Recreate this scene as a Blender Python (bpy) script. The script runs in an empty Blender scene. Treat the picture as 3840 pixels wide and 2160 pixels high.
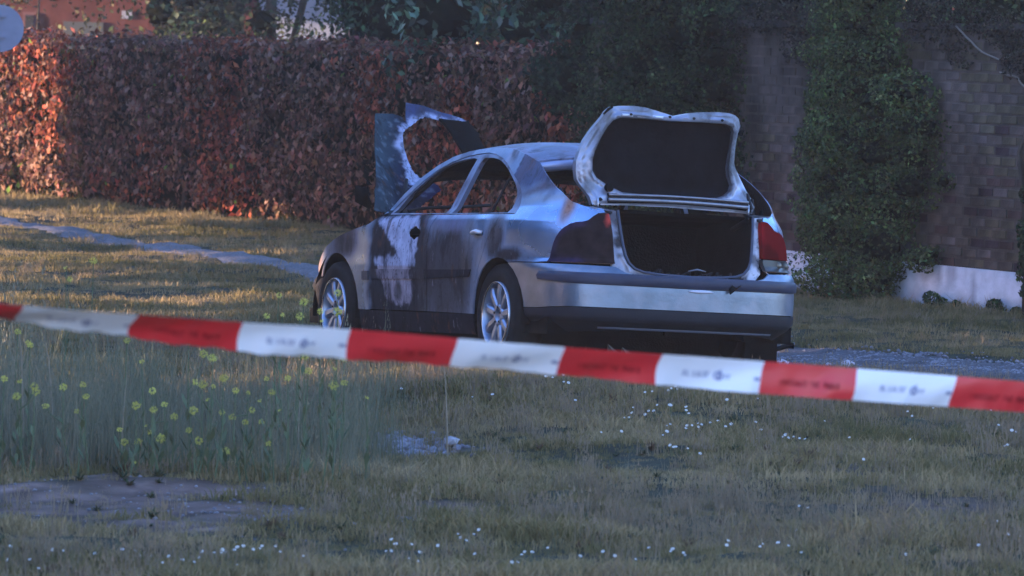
import bpy, bmesh, math, random
import numpy as np
from mathutils import Vector, Matrix, noise
from mathutils.geometry import delaunay_2d_cdt
random.seed(7); rng = np.random.default_rng(7)
scene = bpy.context.scene
COL = scene.collection
R_ = math.radians

# ------------------------------------------------------------------ camera, sky, sun, exposure
CAM_H = 2.1
PITCH = math.atan(930/17000); ROLL = .0225
fwd = Vector((0, math.cos(PITCH), -math.sin(PITCH))); up0 = Vector((0, math.sin(PITCH), math.cos(PITCH)))
right = Vector((1, 0, 0))*math.cos(ROLL) + up0*math.sin(ROLL)
upv = up0*math.cos(ROLL) - Vector((1, 0, 0))*math.sin(ROLL)
cd = bpy.data.cameras.new('camera'); cam = bpy.data.objects.new('camera', cd); COL.objects.link(cam)
cam.matrix_world = Matrix(((right.x, upv.x, -fwd.x, 0), (right.y, upv.y, -fwd.y, 0), (right.z, upv.z, -fwd.z, CAM_H), (0, 0, 0, 1)))
cd.sensor_width = 36; cd.lens = 36*17000/3840
cd.clip_start = .1; cd.clip_end = 600
cd.dof.use_dof = True; cd.dof.focus_distance = 28.5; cd.dof.aperture_fstop = 7.5
scene.camera = cam

SUN_AZ = Vector((-.955, -.295, 0)).normalized(); SUN_EL = R_(5.5)
w = bpy.data.worlds.new('World'); scene.world = w; w.use_nodes = True
nt = w.node_tree; sky = nt.nodes.new('ShaderNodeTexSky'); sky.sky_type = 'NISHITA'; sky.sun_disc = False
sky.sun_elevation = SUN_EL; sky.sun_rotation = math.atan2(SUN_AZ.x, SUN_AZ.y)
sky.dust_density = .3; sky.air_density = 1.0; sky.ozone_density = 4.2
bg = nt.nodes['Background']; bg.inputs[1].default_value = .15
wbal = nt.nodes.new('ShaderNodeVectorMath'); wbal.operation = 'MULTIPLY'; wbal.inputs[1].default_value = (1.80, 1.14, 1.10)   # the camera's cool magenta white balance
nt.links.new(sky.outputs[0], wbal.inputs[0]); nt.links.new(wbal.outputs[0], bg.inputs[0])
sl = bpy.data.lights.new('sun', 'SUN'); so = bpy.data.objects.new('sun', sl); COL.objects.link(so)
sl.energy = 2.1; sl.angle = R_(.5); sl.color = (1, .72, .52)
sd = SUN_AZ*math.cos(SUN_EL) + Vector((0, 0, math.sin(SUN_EL)))
so.rotation_euler = sd.to_track_quat('Z', 'Y').to_euler(); so.location = (-30, 10, 12)
scene.view_settings.view_transform = 'Standard'; scene.view_settings.look = 'None'
scene.view_settings.exposure = 3.52; scene.view_settings.gamma = 1; scene.view_settings.use_curve_mapping = False

# ------------------------------------------------------------------ helpers
def mat(name, col=(.5, .5, .5), rough=.7, metal=0, vcol=False, var=0, vscale=20, bump=0, bscale=80, spec=.06, gloss_alpha=False, randvar=0, trans=0, coord='Object', stain=False):
    m = bpy.data.materials.new(name); m.use_nodes = True; n = m.node_tree.nodes; L = m.node_tree.links
    b = n['Principled BSDF']; b.inputs['Roughness'].default_value = rough; b.inputs['Metallic'].default_value = metal
    b.inputs['Specular IOR Level'].default_value = spec
    tc = n.new('ShaderNodeTexCoord')
    if vcol:
        a = n.new('ShaderNodeAttribute'); a.attribute_name = 'Col'; src = a.outputs['Color']
        if gloss_alpha:
            r = n.new('ShaderNodeMapRange'); r.inputs[3].default_value = .82; r.inputs[4].default_value = .27
            L.new(a.outputs['Alpha'], r.inputs[0]); L.new(r.outputs[0], b.inputs['Roughness'])
            q = n.new('ShaderNodeMath'); q.operation = 'MULTIPLY_ADD'; q.inputs[1].default_value = 1.25; q.inputs[2].default_value = -.5; q.use_clamp = True
            L.new(a.outputs['Alpha'], q.inputs[0]); L.new(q.outputs[0], b.inputs['Metallic'])
            q2 = n.new('ShaderNodeMath'); q2.operation = 'MULTIPLY_ADD'; q2.inputs[1].default_value = .50; q2.inputs[2].default_value = -.06; q2.use_clamp = True
            L.new(a.outputs['Alpha'], q2.inputs[0]); L.new(q2.outputs[0], b.inputs['Specular IOR Level'])
    else:
        r = n.new('ShaderNodeRGB'); r.outputs[0].default_value = (*col, 1); src = r.outputs[0]
    if stain:
        g_ = n.new('ShaderNodeNewGeometry'); mp = n.new('ShaderNodeMapping'); mp.inputs['Scale'].default_value = (1, 1, .45); L.new(g_.outputs['Position'], mp.inputs['Vector'])
        t = n.new('ShaderNodeTexNoise'); t.inputs['Scale'].default_value = 2.1; t.inputs['Detail'].default_value = 7; t.inputs['Roughness'].default_value = .65; L.new(mp.outputs[0], t.inputs['Vector'])
        rr = n.new('ShaderNodeValToRGB'); L.new(t.outputs[0], rr.inputs[0]); rr.color_ramp.elements[0].position = .35; rr.color_ramp.elements[0].color = (.55, .55, .50, 1); rr.color_ramp.elements[1].position = .68; rr.color_ramp.elements[1].color = (1.45, 1.35, 1.40, 1)
        v = n.new('ShaderNodeVectorMath'); v.operation = 'MULTIPLY'; L.new(src, v.inputs[0]); L.new(rr.outputs[0], v.inputs[1]); src = v.outputs[0]
    if var:
        t = n.new('ShaderNodeTexNoise'); t.inputs['Scale'].default_value = vscale; t.inputs['Detail'].default_value = 6
        L.new(tc.outputs[coord], t.inputs['Vector'])
        mr = n.new('ShaderNodeMapRange'); mr.inputs[1].default_value = .3; mr.inputs[2].default_value = .7
        mr.inputs[3].default_value = 1-var; mr.inputs[4].default_value = 1+var; L.new(t.outputs[0], mr.inputs[0])
        v = n.new('ShaderNodeVectorMath'); v.operation = 'MULTIPLY'; L.new(src, v.inputs[0]); L.new(mr.outputs[0], v.inputs[1]); src = v.outputs[0]
    if randvar:
        oi = n.new('ShaderNodeObjectInfo'); mr = n.new('ShaderNodeMapRange'); mr.inputs[3].default_value = 1-randvar; mr.inputs[4].default_value = 1+randvar
        L.new(oi.outputs['Random'], mr.inputs[0])
        v = n.new('ShaderNodeVectorMath'); v.operation = 'MULTIPLY'; L.new(src, v.inputs[0]); L.new(mr.outputs[0], v.inputs[1]); src = v.outputs[0]
    L.new(src, b.inputs['Base Color'])
    if bump:
        t = n.new('ShaderNodeTexNoise'); t.inputs['Scale'].default_value = bscale; t.inputs['Detail'].default_value = 8
        L.new(tc.outputs[coord], t.inputs['Vector'])
        bp = n.new('ShaderNodeBump'); bp.inputs['Strength'].default_value = bump; bp.inputs['Distance'].default_value = .01
        L.new(t.outputs[0], bp.inputs['Height']); L.new(bp.outputs[0], b.inputs['Normal'])
    if trans:
        tr = n.new('ShaderNodeBsdfTranslucent'); L.new(src, tr.inputs[0]); mx = n.new('ShaderNodeMixShader'); mx.inputs[0].default_value = trans
        L.new(b.outputs[0], mx.inputs[1]); L.new(tr.outputs[0], mx.inputs[2]); L.new(mx.outputs[0], n['Material Output'].inputs[0])
    return m

def props(o, label=None, cat=None, group=None, kind=None):
    for k, v in (('label', label), ('category', cat), ('group', group), ('kind', kind)):
        if v: o[k] = v
    return o
def mesh_obj(name, V, F, mats, parent=None, cols=None, midx=None, smooth=False, link=True):
    me = bpy.data.meshes.new(name); V = np.asarray(V, dtype=np.float32)
    if isinstance(F, np.ndarray) and F.ndim == 2:
        n, k = F.shape
        me.vertices.add(len(V)); me.vertices.foreach_set('co', V.ravel())
        me.loops.add(n*k); me.loops.foreach_set('vertex_index', F.ravel().astype(np.int32))
        me.polygons.add(n); me.polygons.foreach_set('loop_start', np.arange(0, n*k, k, dtype=np.int32))
        me.update(calc_edges=True)
    else:
        me.from_pydata([tuple(map(float, v)) for v in V], [], [tuple(map(int, f)) for f in F])
    for m in (mats if isinstance(mats, (list, tuple)) else [mats]): me.materials.append(m)
    if midx is not None: me.polygons.foreach_set('material_index', np.asarray(midx, dtype=np.int32))
    if cols is not None:
        a = me.color_attributes.new('Col', 'FLOAT_COLOR', 'POINT'); c = np.ones((len(V), 4), dtype=np.float32)
        cc = np.asarray(cols, dtype=np.float32); c[:, :cc.shape[1]] = cc; a.data.foreach_set('color', c.ravel())
    if smooth: me.polygons.foreach_set('use_smooth', np.ones(len(me.polygons), dtype=bool))
    me.update()
    o = bpy.data.objects.new(name, me)
    if link: COL.objects.link(o)
    if parent is not None: o.parent = parent
    return o
def empty(name, loc=(0, 0, 0), rz=0, label=None, cat=None, group=None, parent=None):
    o = bpy.data.objects.new(name, None); COL.objects.link(o); o.location = loc; o.rotation_euler = (0, 0, rz); o.empty_display_size = .1
    props(o, label, cat, group)
    if parent: o.parent = parent
    return o
def box_vf(cx, cy, cz, sx, sy, sz):
    V = [(cx+a*sx/2, cy+b*sy/2, cz+c*sz/2) for a in (-1, 1) for b in (-1, 1) for c in (-1, 1)]
    F = [(0, 1, 3, 2), (4, 6, 7, 5), (0, 4, 5, 1), (2, 3, 7, 6), (0, 2, 6, 4), (1, 5, 7, 3)]
    return V, F
class MB:
    def __init__(s): s.V = []; s.F = []
    def add(s, V, F):
        o = len(s.V); s.V += [tuple(v) for v in V]; s.F += [tuple(i+o for i in f) for f in F]; return s
    def box(s, *a): return s.add(*box_vf(*a))
    def tube(s, pts, rad, n=8, cap=True):
        pts = [Vector(p) for p in pts]; o = len(s.V); rs = rad if isinstance(rad, (list, tuple)) else [rad]*len(pts)
        for i, p in enumerate(pts):
            t = (pts[min(i+1, len(pts)-1)]-pts[max(i-1, 0)]).normalized(); a = t.orthogonal().normalized()
            if abs(t.z) < .9: a = t.cross(Vector((0, 0, 1))).normalized()
            b = t.cross(a)
            for k in range(n):
                th = 2*math.pi*k/n; s.V.append(tuple(p+(a*math.cos(th)+b*math.sin(th))*rs[i]))
        for i in range(len(pts)-1):
            for k in range(n): s.F.append((o+i*n+k, o+i*n+(k+1) % n, o+(i+1)*n+(k+1) % n, o+(i+1)*n+k))
        if cap: s.F.append(tuple(o+k for k in range(n))[::-1]); s.F.append(tuple(o+(len(pts)-1)*n+k for k in range(n)))
        return s
    def build(s, name, m, parent=None, smooth=False, cols=None): return mesh_obj(name, s.V, s.F, m, parent, cols=cols, smooth=smooth)
def nz(x, y, z=0, sc=1, oct=3): return noise.fractal(Vector((x*sc, y*sc, z*sc)), 1.0, 2.0, oct)
def sst(a, b, x):
    t = min(1, max(0, (x-a)/(b-a))); return t*t*(3-2*t)

# ------------------------------------------------------------------ car frame
yaw, pit, rol = [R_(a) for a in (23.7, -2.8, -2.6)]
cf = Vector((-math.sin(yaw)*math.cos(pit), math.cos(yaw)*math.cos(pit), math.sin(pit)))
r0 = cf.cross(Vector((0, 0, 1))).normalized(); u0 = r0.cross(cf)
cr = r0*math.cos(rol)+u0*math.sin(rol); cu = cr.cross(cf)
CT = Vector((1.09, 26.766, .13))
CARM = Matrix(((cr.x, cf.x, cu.x, CT.x), (cr.y, cf.y, cu.y, CT.y), (cr.z, cf.z, cu.z, CT.z), (0, 0, 0, 1)))
CARI = CARM.inverted()

# ------------------------------------------------------------------ terrain
def ground_z(x, y):
    z = .038*nz(x, y, 0, .9, 3) + .030*nz(x, y, 3, 3.2, 2) + .06*nz(x, y, 9, .22, 2)
    # the soft verge the wreck is standing on
    l = CARI @ Vector((x, y, 0)); dx = max(0, abs(l.x)-.95); dy = max(0, abs(l.y-2.3)-2.4); d = math.hypot(dx, dy)
    wgt = math.exp(-(d/1.6)**2)
    zc = CT.z - (cu.x*(x-CT.x)+cu.y*(y-CT.y))/cu.z
    return z*(1-wgt)+wgt*(zc-.004+z*.12)
PATH = [(14, 19), (7.2, 25.6), (3.6, 29.1), (1.85, 31.3), (-1.7, 39.6), (-5.56, 49.2), (-10, 60.5), (-16, 75)]
def path_d(x, y):
    best = 1e9; bs = 0
    for i in range(len(PATH)-1):
        ax, ay = PATH[i]; bx, by = PATH[i+1]; dx, dy = bx-ax, by-ay; t = max(0, min(1, ((x-ax)*dx+(y-ay)*dy)/(dx*dx+dy*dy)))
        d = math.hypot(x-ax-dx*t, y-ay-dy*t)
        if d < best: best = d; bs = i+t
    return best, bs
def path_hw(y): return .30 + .30*sst(42, 31, y)
SOIL = [(-1.75, 19.95, 1.05, 1.15, .8), (-1.0, 19.8, .65, .65, .65), (-.25, 19.75, .35, .25, .5), (-.05, 20.4, .45, .22, .6), (-.55, 19.55, .22, .2, .7), (-.52, 23.3, .22, .50, 1.0), (.85, 20.2, .4, .2, .5), (2.0, 21.0, .5, .45, .65), (.35, 20.2, .3, .2, .45), (1.75, 22.3, .3, .5, .45)]
def soil(x, y):
    v = 0
    for cx, cy, rx, ry, a in SOIL:
        d = math.hypot((x-cx)/rx, (y-cy)/ry)+1.0*nz(x*.7, y, 5, 2.8, 4)
        v = max(v, a*sst(1.1, .3, d))
    return v
def dry(x, y): return nz(x*.55, y*.9, 21, .8, 4)*1.2+.25*nz(x, y, 4, 6, 2)+.5

# ground sheet: fine near the camera, coarse to the horizon
xs = np.concatenate([[-260, -120, -60, -30, -20], np.linspace(-14, 14, 190), [20, 30, 60, 120, 260]])
ys = np.concatenate([[-120, -30, 0, 8], np.linspace(11, 66, 330), [75, 90, 130, 220, 420]])
V = []; C = []
for y in ys:
    for x in xs:
        inn = 10 < y < 67 and abs(x) < 15
        V.append((x, y, ground_z(x, y) if inn else -.0))
        s = soil(x, y) if inn and y < 27 else 0; d = dry(x, y)
        g = np.array((.030, .032, .020))*(1-s)+np.array((.120, .078, .068))*s*(1+1.1*nz(x, y*1.6, 44, 5, 4))
        if s < .3: g = g+np.array((.03, .022, .01))*max(0, d-.5)
        C.append(tuple(g*(1+.3*nz(x, y, 1, 5, 2))))
nx_ = len(xs); F = np.array([(j*nx_+i, j*nx_+i+1, (j+1)*nx_+i+1, (j+1)*nx_+i) for j in range(len(ys)-1) for i in range(nx_-1)])
M_soil = mat('soil', vcol=True, rough=.95, var=.35, vscale=9, bump=.8, bscale=30)
props(mesh_obj('ground', V, F, M_soil, cols=C, smooth=True), kind='structure')

# path
V = []; F = []; C = []
NP = 420
for i in range(NP):
    u = i/(NP-1)*(len(PATH)-1); k = min(int(u), len(PATH)-2); t = u-k
    P = [Vector((*PATH[max(0, min(len(PATH)-1, k+j))], 0)) for j in (-1, 0, 1, 2)]
    c = .5*((2*P[1])+(-P[0]+P[2])*t+(2*P[0]-5*P[1]+4*P[2]-P[3])*t*t+(-P[0]+3*P[1]-3*P[2]+P[3])*t**3)
    tn = (Vector((*PATH[k+1], 0))-Vector((*PATH[k], 0))).normalized(); n_ = Vector((tn.y, -tn.x, 0))
    hw = path_hw(c.y)
    for q in range(9):
        s = -1+q/4; e = hw*s*(1+.25*nz(c.x*2, c.y*2, s*3, 1.5, 3)*(abs(s)))
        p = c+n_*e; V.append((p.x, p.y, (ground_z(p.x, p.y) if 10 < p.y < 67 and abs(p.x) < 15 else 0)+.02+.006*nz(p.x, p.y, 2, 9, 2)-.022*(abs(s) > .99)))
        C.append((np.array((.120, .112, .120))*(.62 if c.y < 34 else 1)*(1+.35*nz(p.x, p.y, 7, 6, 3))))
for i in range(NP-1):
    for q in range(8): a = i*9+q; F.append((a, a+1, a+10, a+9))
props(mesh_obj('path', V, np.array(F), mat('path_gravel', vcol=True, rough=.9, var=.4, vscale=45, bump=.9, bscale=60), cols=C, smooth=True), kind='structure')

# ------------------------------------------------------------------ leaf clouds
def leaf_mesh(name, P, size, col, m, parent=None, nrm=None, fold=.25, aspect=.6, tilt=1.0, kind=None, droop=False):
    """P (n,3) leaf centres, size (n,), col (n,3); each leaf is a folded diamond of two triangles pairs"""
    n = len(P); d = rng.normal(size=(n, 3))
    if nrm is not None: d = nrm*1.0+d*tilt*.6
    d /= np.linalg.norm(d, axis=1)[:, None]
    r = rng.normal(size=(n, 3))
    if droop: r = r*.5+np.array((0, 0, -1.0))
    u = np.cross(d, np.cross(r, d)); u /= np.linalg.norm(u, axis=1)[:, None]+1e-9; v = np.cross(d, u)
    s = size[:, None]; a = P-u*s*.5; b = P+u*s*.5; c1 = P+v*s*.5*aspect+d*s*fold*.5+u*s*.05; c2 = P-v*s*.5*aspect+d*s*fold*.5+u*s*.05
    V = np.stack([a, c1, b, c2], 1).reshape(-1, 3); i = np.arange(n)*4
    F = np.concatenate([np.stack([i, i+2, i+1], 1), np.stack([i, i+3, i+2], 1)])
    o = mesh_obj(name, V, F, m, parent, cols=np.repeat(col, 4, axis=0))
    if kind: o['kind'] = kind
    return o
def vary(base, n, hv=.15, bv=.45):
    b = np.array(base)[None, :]*np.exp(rng.normal(0, bv, (n, 1)))*(1+rng.normal(0, hv, (n, 3))); return np.clip(b, .003, .9)
M_leaf = mat('green_leaves', vcol=True, rough=.75, trans=.2, spec=.06)
M_beech = mat('beech_leaves', vcol=True, rough=.7, trans=.25, spec=.05)
M_bark = mat('bark', (.05, .04, .032), .9, var=.4, vscale=6, bump=.8, bscale=18)
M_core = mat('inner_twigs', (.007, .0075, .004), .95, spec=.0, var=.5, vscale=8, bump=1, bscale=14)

def twigs(n, pfun, ln=.25, r=.004):
    mb = MB()
    for _ in range(n):
        p, d = pfun(); q = p+d*ln*random.uniform(.5, 1.3); mb.tube([p, (p+q)/2+Vector((random.uniform(-.02, .02), random.uniform(-.02, .02), random.uniform(-.02, .02))), q], [r, r*.7, r*.3], 3, False)
    return mb

# ------------------------------------------------------------------ beech hedge
HD = Vector((.481, -.877, 0)).normalized(); HN = Vector((-HD.y*-1, 0, 0)); HN = Vector((-.877, -.481, 0)).normalized()
H0 = Vector((-2.14, 49.38, 0))
hedge = empty('beech_hedge', H0, 0, 'long clipped beech hedge with russet brown leaves behind the burnt car', 'hedge')
def hp(t, dpt, z): return HD*t + HN*dpt + Vector((0, 0, z))       # local to H0; dpt>0 towards the car
HT0, HT1 = -22, 6.1
def hedge_face(t, z):
    b = .16*nz(t*.9, z*1.3, 0, 1.2, 3)+.07*nz(t, z, 5, 4.5, 2)
    lip = -.16*sst(.35, .0, z) - .14*sst(1.75, 2.02, z)
    return b+lip
def hedge_top(t): return 1.96+.09*nz(t, 0, 11, 1.6, 3)+.08*nz(t, 0, 2, 6, 3)
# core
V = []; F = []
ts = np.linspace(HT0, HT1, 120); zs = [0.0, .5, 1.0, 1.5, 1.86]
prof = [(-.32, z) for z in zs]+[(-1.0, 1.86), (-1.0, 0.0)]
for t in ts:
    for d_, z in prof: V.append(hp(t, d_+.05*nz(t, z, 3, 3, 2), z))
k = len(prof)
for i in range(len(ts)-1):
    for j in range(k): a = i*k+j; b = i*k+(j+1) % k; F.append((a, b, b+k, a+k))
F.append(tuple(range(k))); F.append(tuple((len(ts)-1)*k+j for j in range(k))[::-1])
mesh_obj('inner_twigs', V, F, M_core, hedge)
N = 52000
t = rng.uniform(HT0, HT1, N); z = rng.uniform(.03, 2.05, N); u = rng.random(N)
near = t > -14
keep = near | (rng.random(N) < .6); t, z, u = t[keep], z[keep], u[keep]
top = rng.random(len(t)) < .16
P = []; NR = []; cc = []
for i in range(len(t)):
    ht = hedge_top(t[i])
    if top[i]: zz = ht-.03*u[i]+abs(rng.normal(0, .05)); dd = -rng.uniform(.08, 1.0); nr = (0, 0, 1)
    else:
        zz = z[i]*ht/2.05; dd = hedge_face(t[i], zz)-.28*u[i]**1.6; nr = (HN.x, HN.y, .1)
        hole = nz(t[i], zz, 30, 2.4, 3)
        dens = .25 if hole < -.22 else 1
        if zz < .35 and rng.random() > zz/.35*.8+.3: continue
        if rng.random() > dens: continue
    p = hp(t[i], dd, zz); P.append(p); NR.append(nr)
    h = nz(t[i], zz, 8, .8, 3); cc.append(h)
P = np.array(P); NR = np.array(NR); cc = np.array(cc)[:, None]; n = len(P)
base = np.where(cc > .1, np.array([[.185, .054, .032]]), np.array([[.135, .066, .046]]))
colr = base*np.exp(rng.normal(0, .42, (n, 1)))*(1+rng.normal(0, .10, (n, 3)))
pale = rng.random(n) < .16; colr[pale] = np.array([.23, .145, .115])*rng.uniform(.6, 1.2, (pale.sum(), 1))
dk = rng.random(n) < .25; colr[dk] *= .35
gr = rng.random(n) < .004; colr[gr] = (.12, .2, .04)
o = leaf_mesh('foliage', P, rng.uniform(.055, .112, n), np.clip(colr, .004, .8), M_beech, hedge, NR, droop=True, aspect=.62)
o['kind'] = 'stuff'
def hf():
    tt = random.uniform(-12, HT1); zz = random.uniform(.0, 1.95); return Vector(hp(tt, hedge_face(tt, zz)-.22, zz)), (HN*.8+Vector((0, 0, 1))*random.uniform(.2, 1.5)+HD*random.uniform(-.8, .8)).normalized()
o = twigs(1500, hf, .22, .004).build('twigs', M_bark, hedge); o['kind'] = 'stuff'
for i in range(34):
    tt = -12.5+i*.55+random.uniform(-.15, .15); mb = MB(); b = hp(tt, -.3+random.uniform(-.1, .1), -.03)
    mb.tube([b, b+Vector((random.uniform(-.04, .04), 0, .3)), b+Vector((random.uniform(-.1, .1), 0, .62))], [.03, .024, .018], 6)
    mb.build('trunk', M_bark, hedge, True)

# ------------------------------------------------------------------ brick wall with white plinth
WN = HN; WD = HD
W0 = Vector((3.27, 37.7, 0))                     # foot of the wall face
wall = empty('brick_wall', W0, 0, 'tall weathered brick garden wall with white painted plinth behind the car', 'wall')
def wp(t, d, z): return WD*t+WN*d+Vector((0, 0, z))
WT0, WT1, WZ, PZ = -5.3, 9.0, 2.32, .33
def wbox(t0, t1, d0, d1, z0, z1, mb=None):
    V = [wp(a, b, c) for a in (t0, t1) for b in (d0, d1) for c in (z0, z1)]
    return V, [(0, 1, 3, 2), (4, 6, 7, 5), (0, 4, 5, 1), (2, 3, 7, 6), (0, 2, 6, 4), (1, 5, 7, 3)]
M_mortar = mat('mortar', (.068, .058, .050), .95, stain=True, var=.35, vscale=3, bump=.6, bscale=60)
mb = MB(); mb.add(*wbox(WT0, WT1, -.30, -.006, 0, WZ-.06)); mb.build('mortar_core', M_mortar, wall)
# plinth: bumpy painted render with a worn lower edge
V = []; F = []; C = []; nt_, nzz = 200, 8
for i in range(nt_+1):
    tt = WT0-.02+(WT1-WT0+.02)*i/nt_
    for j in range(nzz+1):
        zz = -.08+(PZ+.08)*j/nzz; V.append(wp(tt, .035+.008*nz(tt, zz, 0, 5, 3), zz))
        dirt = sst(.16, .0, zz+.08*nz(tt, 0, 5, 3, 3)); st = sst(.25, .5, nz(tt*3, zz*.5, 9, 2, 3))
        C.append(np.array((.42, .46, .52))*(1-dirt*.45)*(1-.4*st))
    V.append(wp(tt, -.02, PZ)); C.append((.5, .5, .52))
kk = nzz+2
for i in range(nt_):
    for j in range(kk-1): a = i*kk+j; F.append((a, a+kk, a+kk+1, a+1))
F.append(tuple(range(kk)))
mesh_obj('plinth', V, F, mat('plinth_paint', vcol=True, rough=.85, var=.12, vscale=10, bump=.4, bscale=50), wall, cols=C)
mb = MB()
nc = 17
for i in range(nc):
    a = WT0-.03+i*(WT1-WT0+.03)/nc; mb = MB(); mb.add(*wbox(a+.004, a+(WT1-WT0+.03)/nc-.004, -.34, .045+random.uniform(-.004, .004), WZ-.055, WZ+random.uniform(-.004, .004)))
    mb.build('coping_stone', mat('coping', (.045, .040, .036), .9, var=.3, vscale=5, bump=.5) if i == 0 else bpy.data.materials['coping'], wall)
M_bricks = [mat('brick_%s' % n_, c, .9, var=.4, vscale=4, bump=.5, bscale=45, coord='Object', randvar=.12, stain=True) for n_, c in
            (('grey', (.066, .056, .048)), ('red', (.056, .038, .034)), ('moss', (.066, .059, .040)), ('plum', (.036, .026, .028)), ('pale', (.082, .072, .068)))]
BL, BH, JT = .188, .064, .020
def brick_vf(l, h, dpt=.02):
    V = [wp(a, b, c) for a in (-l/2, l/2) for b in (-.03, 0) for c in (-h/2, h/2)]
    V = [Vector(v) for v in V]; e = .004
    V2 = []
    for v, (a, b, c) in zip(V, [(a, b, c) for a in (-1, 1) for b in (0, 1) for c in (-1, 1)]): V2.append(v)
    return V2, [(0, 1, 3, 2), (4, 6, 7, 5), (0, 4, 5, 1), (2, 3, 7, 6), (0, 2, 6, 4), (1, 5, 7, 3)]
brick_me = {}
for mi in range(5):
    for half in (0, 1):
        V, F = brick_vf((BL*(.5 if half else 1))-(JT*.5 if half else 0), BH)
        o = mesh_obj('brick_mesh', V, F, M_bricks[mi], link=False); bm = bmesh.new(); bm.from_mesh(o.data)
        bmesh.ops.bevel(bm, geom=bm.edges[:], offset=.003, segments=1, affect='EDGES'); bm.to_mesh(o.data); bm.free(); brick_me[mi, half] = o.data; bpy.data.objects.remove(o)
cand = []
rows = int((WZ-.06-PZ)/(BH+JT))
for r in range(rows):
    zc = PZ+.008+BH/2+r*(BH+JT); t = WT0+(BL+JT)/2*(r % 2)+.0
    if r % 2: cand.append((WT0+BL*.25, zc, 1))
    c_ = t+BL/2
    while c_+BL/2 < WT1: cand.append((c_, zc, 0)); c_ += BL+JT
def _unused_cover(t, z):    # rough: how much of the wall climbers hide (brick objects go where the wall shows)
    return (-5.3 < t < -2.0 and z > 0) or (-1.15 < t < .35+.0)
vis = [c for c in cand if -2.9 < c[0] < 2.3 and not (-1.25 < c[0] < .25)]
vis.sort(key=lambda c: (c[1]-1.1)**2*.6+(0 if c[0] > 0 else .35)+abs(c[0]-.9)*.3)
single = set(vis[:298]); jm = {i: MB() for i in range(5)}
def bmi(t, z):
    v = random.random(); m_ = nz(t, z, 2, 1.3, 2); f = sst(1.7, .7, z)*(.5+.8*sst(-.2, .3, nz(t, z, 7, 1.1, 2)))
    if v < .26*f: return 3
    if v < .42*f: return 1
    if v < .55*f: return 4
    return 2 if m_ > .12 and v < .8 else 0
stack_V = []; stack_F = []; stack_M = []
for c in cand:
    mi = bmi(c[0], c[1]); dd = random.uniform(-.004, .005)
    if c in single:
        o = bpy.data.objects.new('brick', brick_me[mi, c[2]]); COL.objects.link(o); o.parent = wall; o.location = wp(c[0]+random.uniform(-.004, .004), dd, c[1]+random.uniform(-.003, .003)); o.scale = (1, 1, random.uniform(.92, 1.06))
    else:
        V, F = brick_vf((BL*(.5 if c[2] else 1)), BH); off = Vector(wp(c[0], dd, c[1])); o_ = len(stack_V)
        stack_V += [tuple(v+off) for v in V]; stack_F += [tuple(i+o_ for i in f) for f in F]; stack_M += [mi]*6
o = mesh_obj('brickwork', stack_V, stack_F, M_bricks, wall, midx=stack_M); o['kind'] = 'stuff'
# evening haze over the green
hz = bpy.data.materials.new('thin_haze'); hz.use_nodes = True; hn = hz.node_tree.nodes; hn.remove(hn['Principled BSDF'])
pv = hn.new('ShaderNodeVolumePrincipled'); pv.inputs['Color'].default_value = (1, .88, .80, 1); pv.inputs['Density'].default_value = .00055; pv.inputs['Anisotropy'].default_value = .2
hz.node_tree.links.new(pv.outputs[0], hn['Material Output'].inputs['Volume'])
V, F = box_vf(0, 150, 6, 560, 580, 14); props(mesh_obj('haze', V, F, hz), kind='stuff')
# two bare creeper stems over the top right of the wall
def creeper(pts, name_label):
    pts = [wp(a, .04, z) for a, z in pts]; q = []
    for i in range(len(pts)-1):
        for k in range(4): q.append(pts[i].lerp(pts[i+1], k/4)+Vector((0, 0, .02*nz(i*3+k, 1, 5, 1.3, 2))))
    mb = MB(); mb.tube([W0+p for p in q], .009, 5); o = mb.build('creeper_stem', mat('dry_stem', (.16, .15, .13), .9), None, True)
    props(o, name_label, 'stem', 'bare creeper stems on the brick wall')
creeper([(.7, 2.3), (1.0, 2.12), (1.35, 2.03), (1.7, 2.12), (2.2, 2.3)], 'bare forked creeper stem hanging over the top of the brick wall')
creeper([(1.35, 1.93), (1.6, 1.88), (1.75, 1.80)], 'short bare creeper stem low on the upper right of the brick wall')

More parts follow.
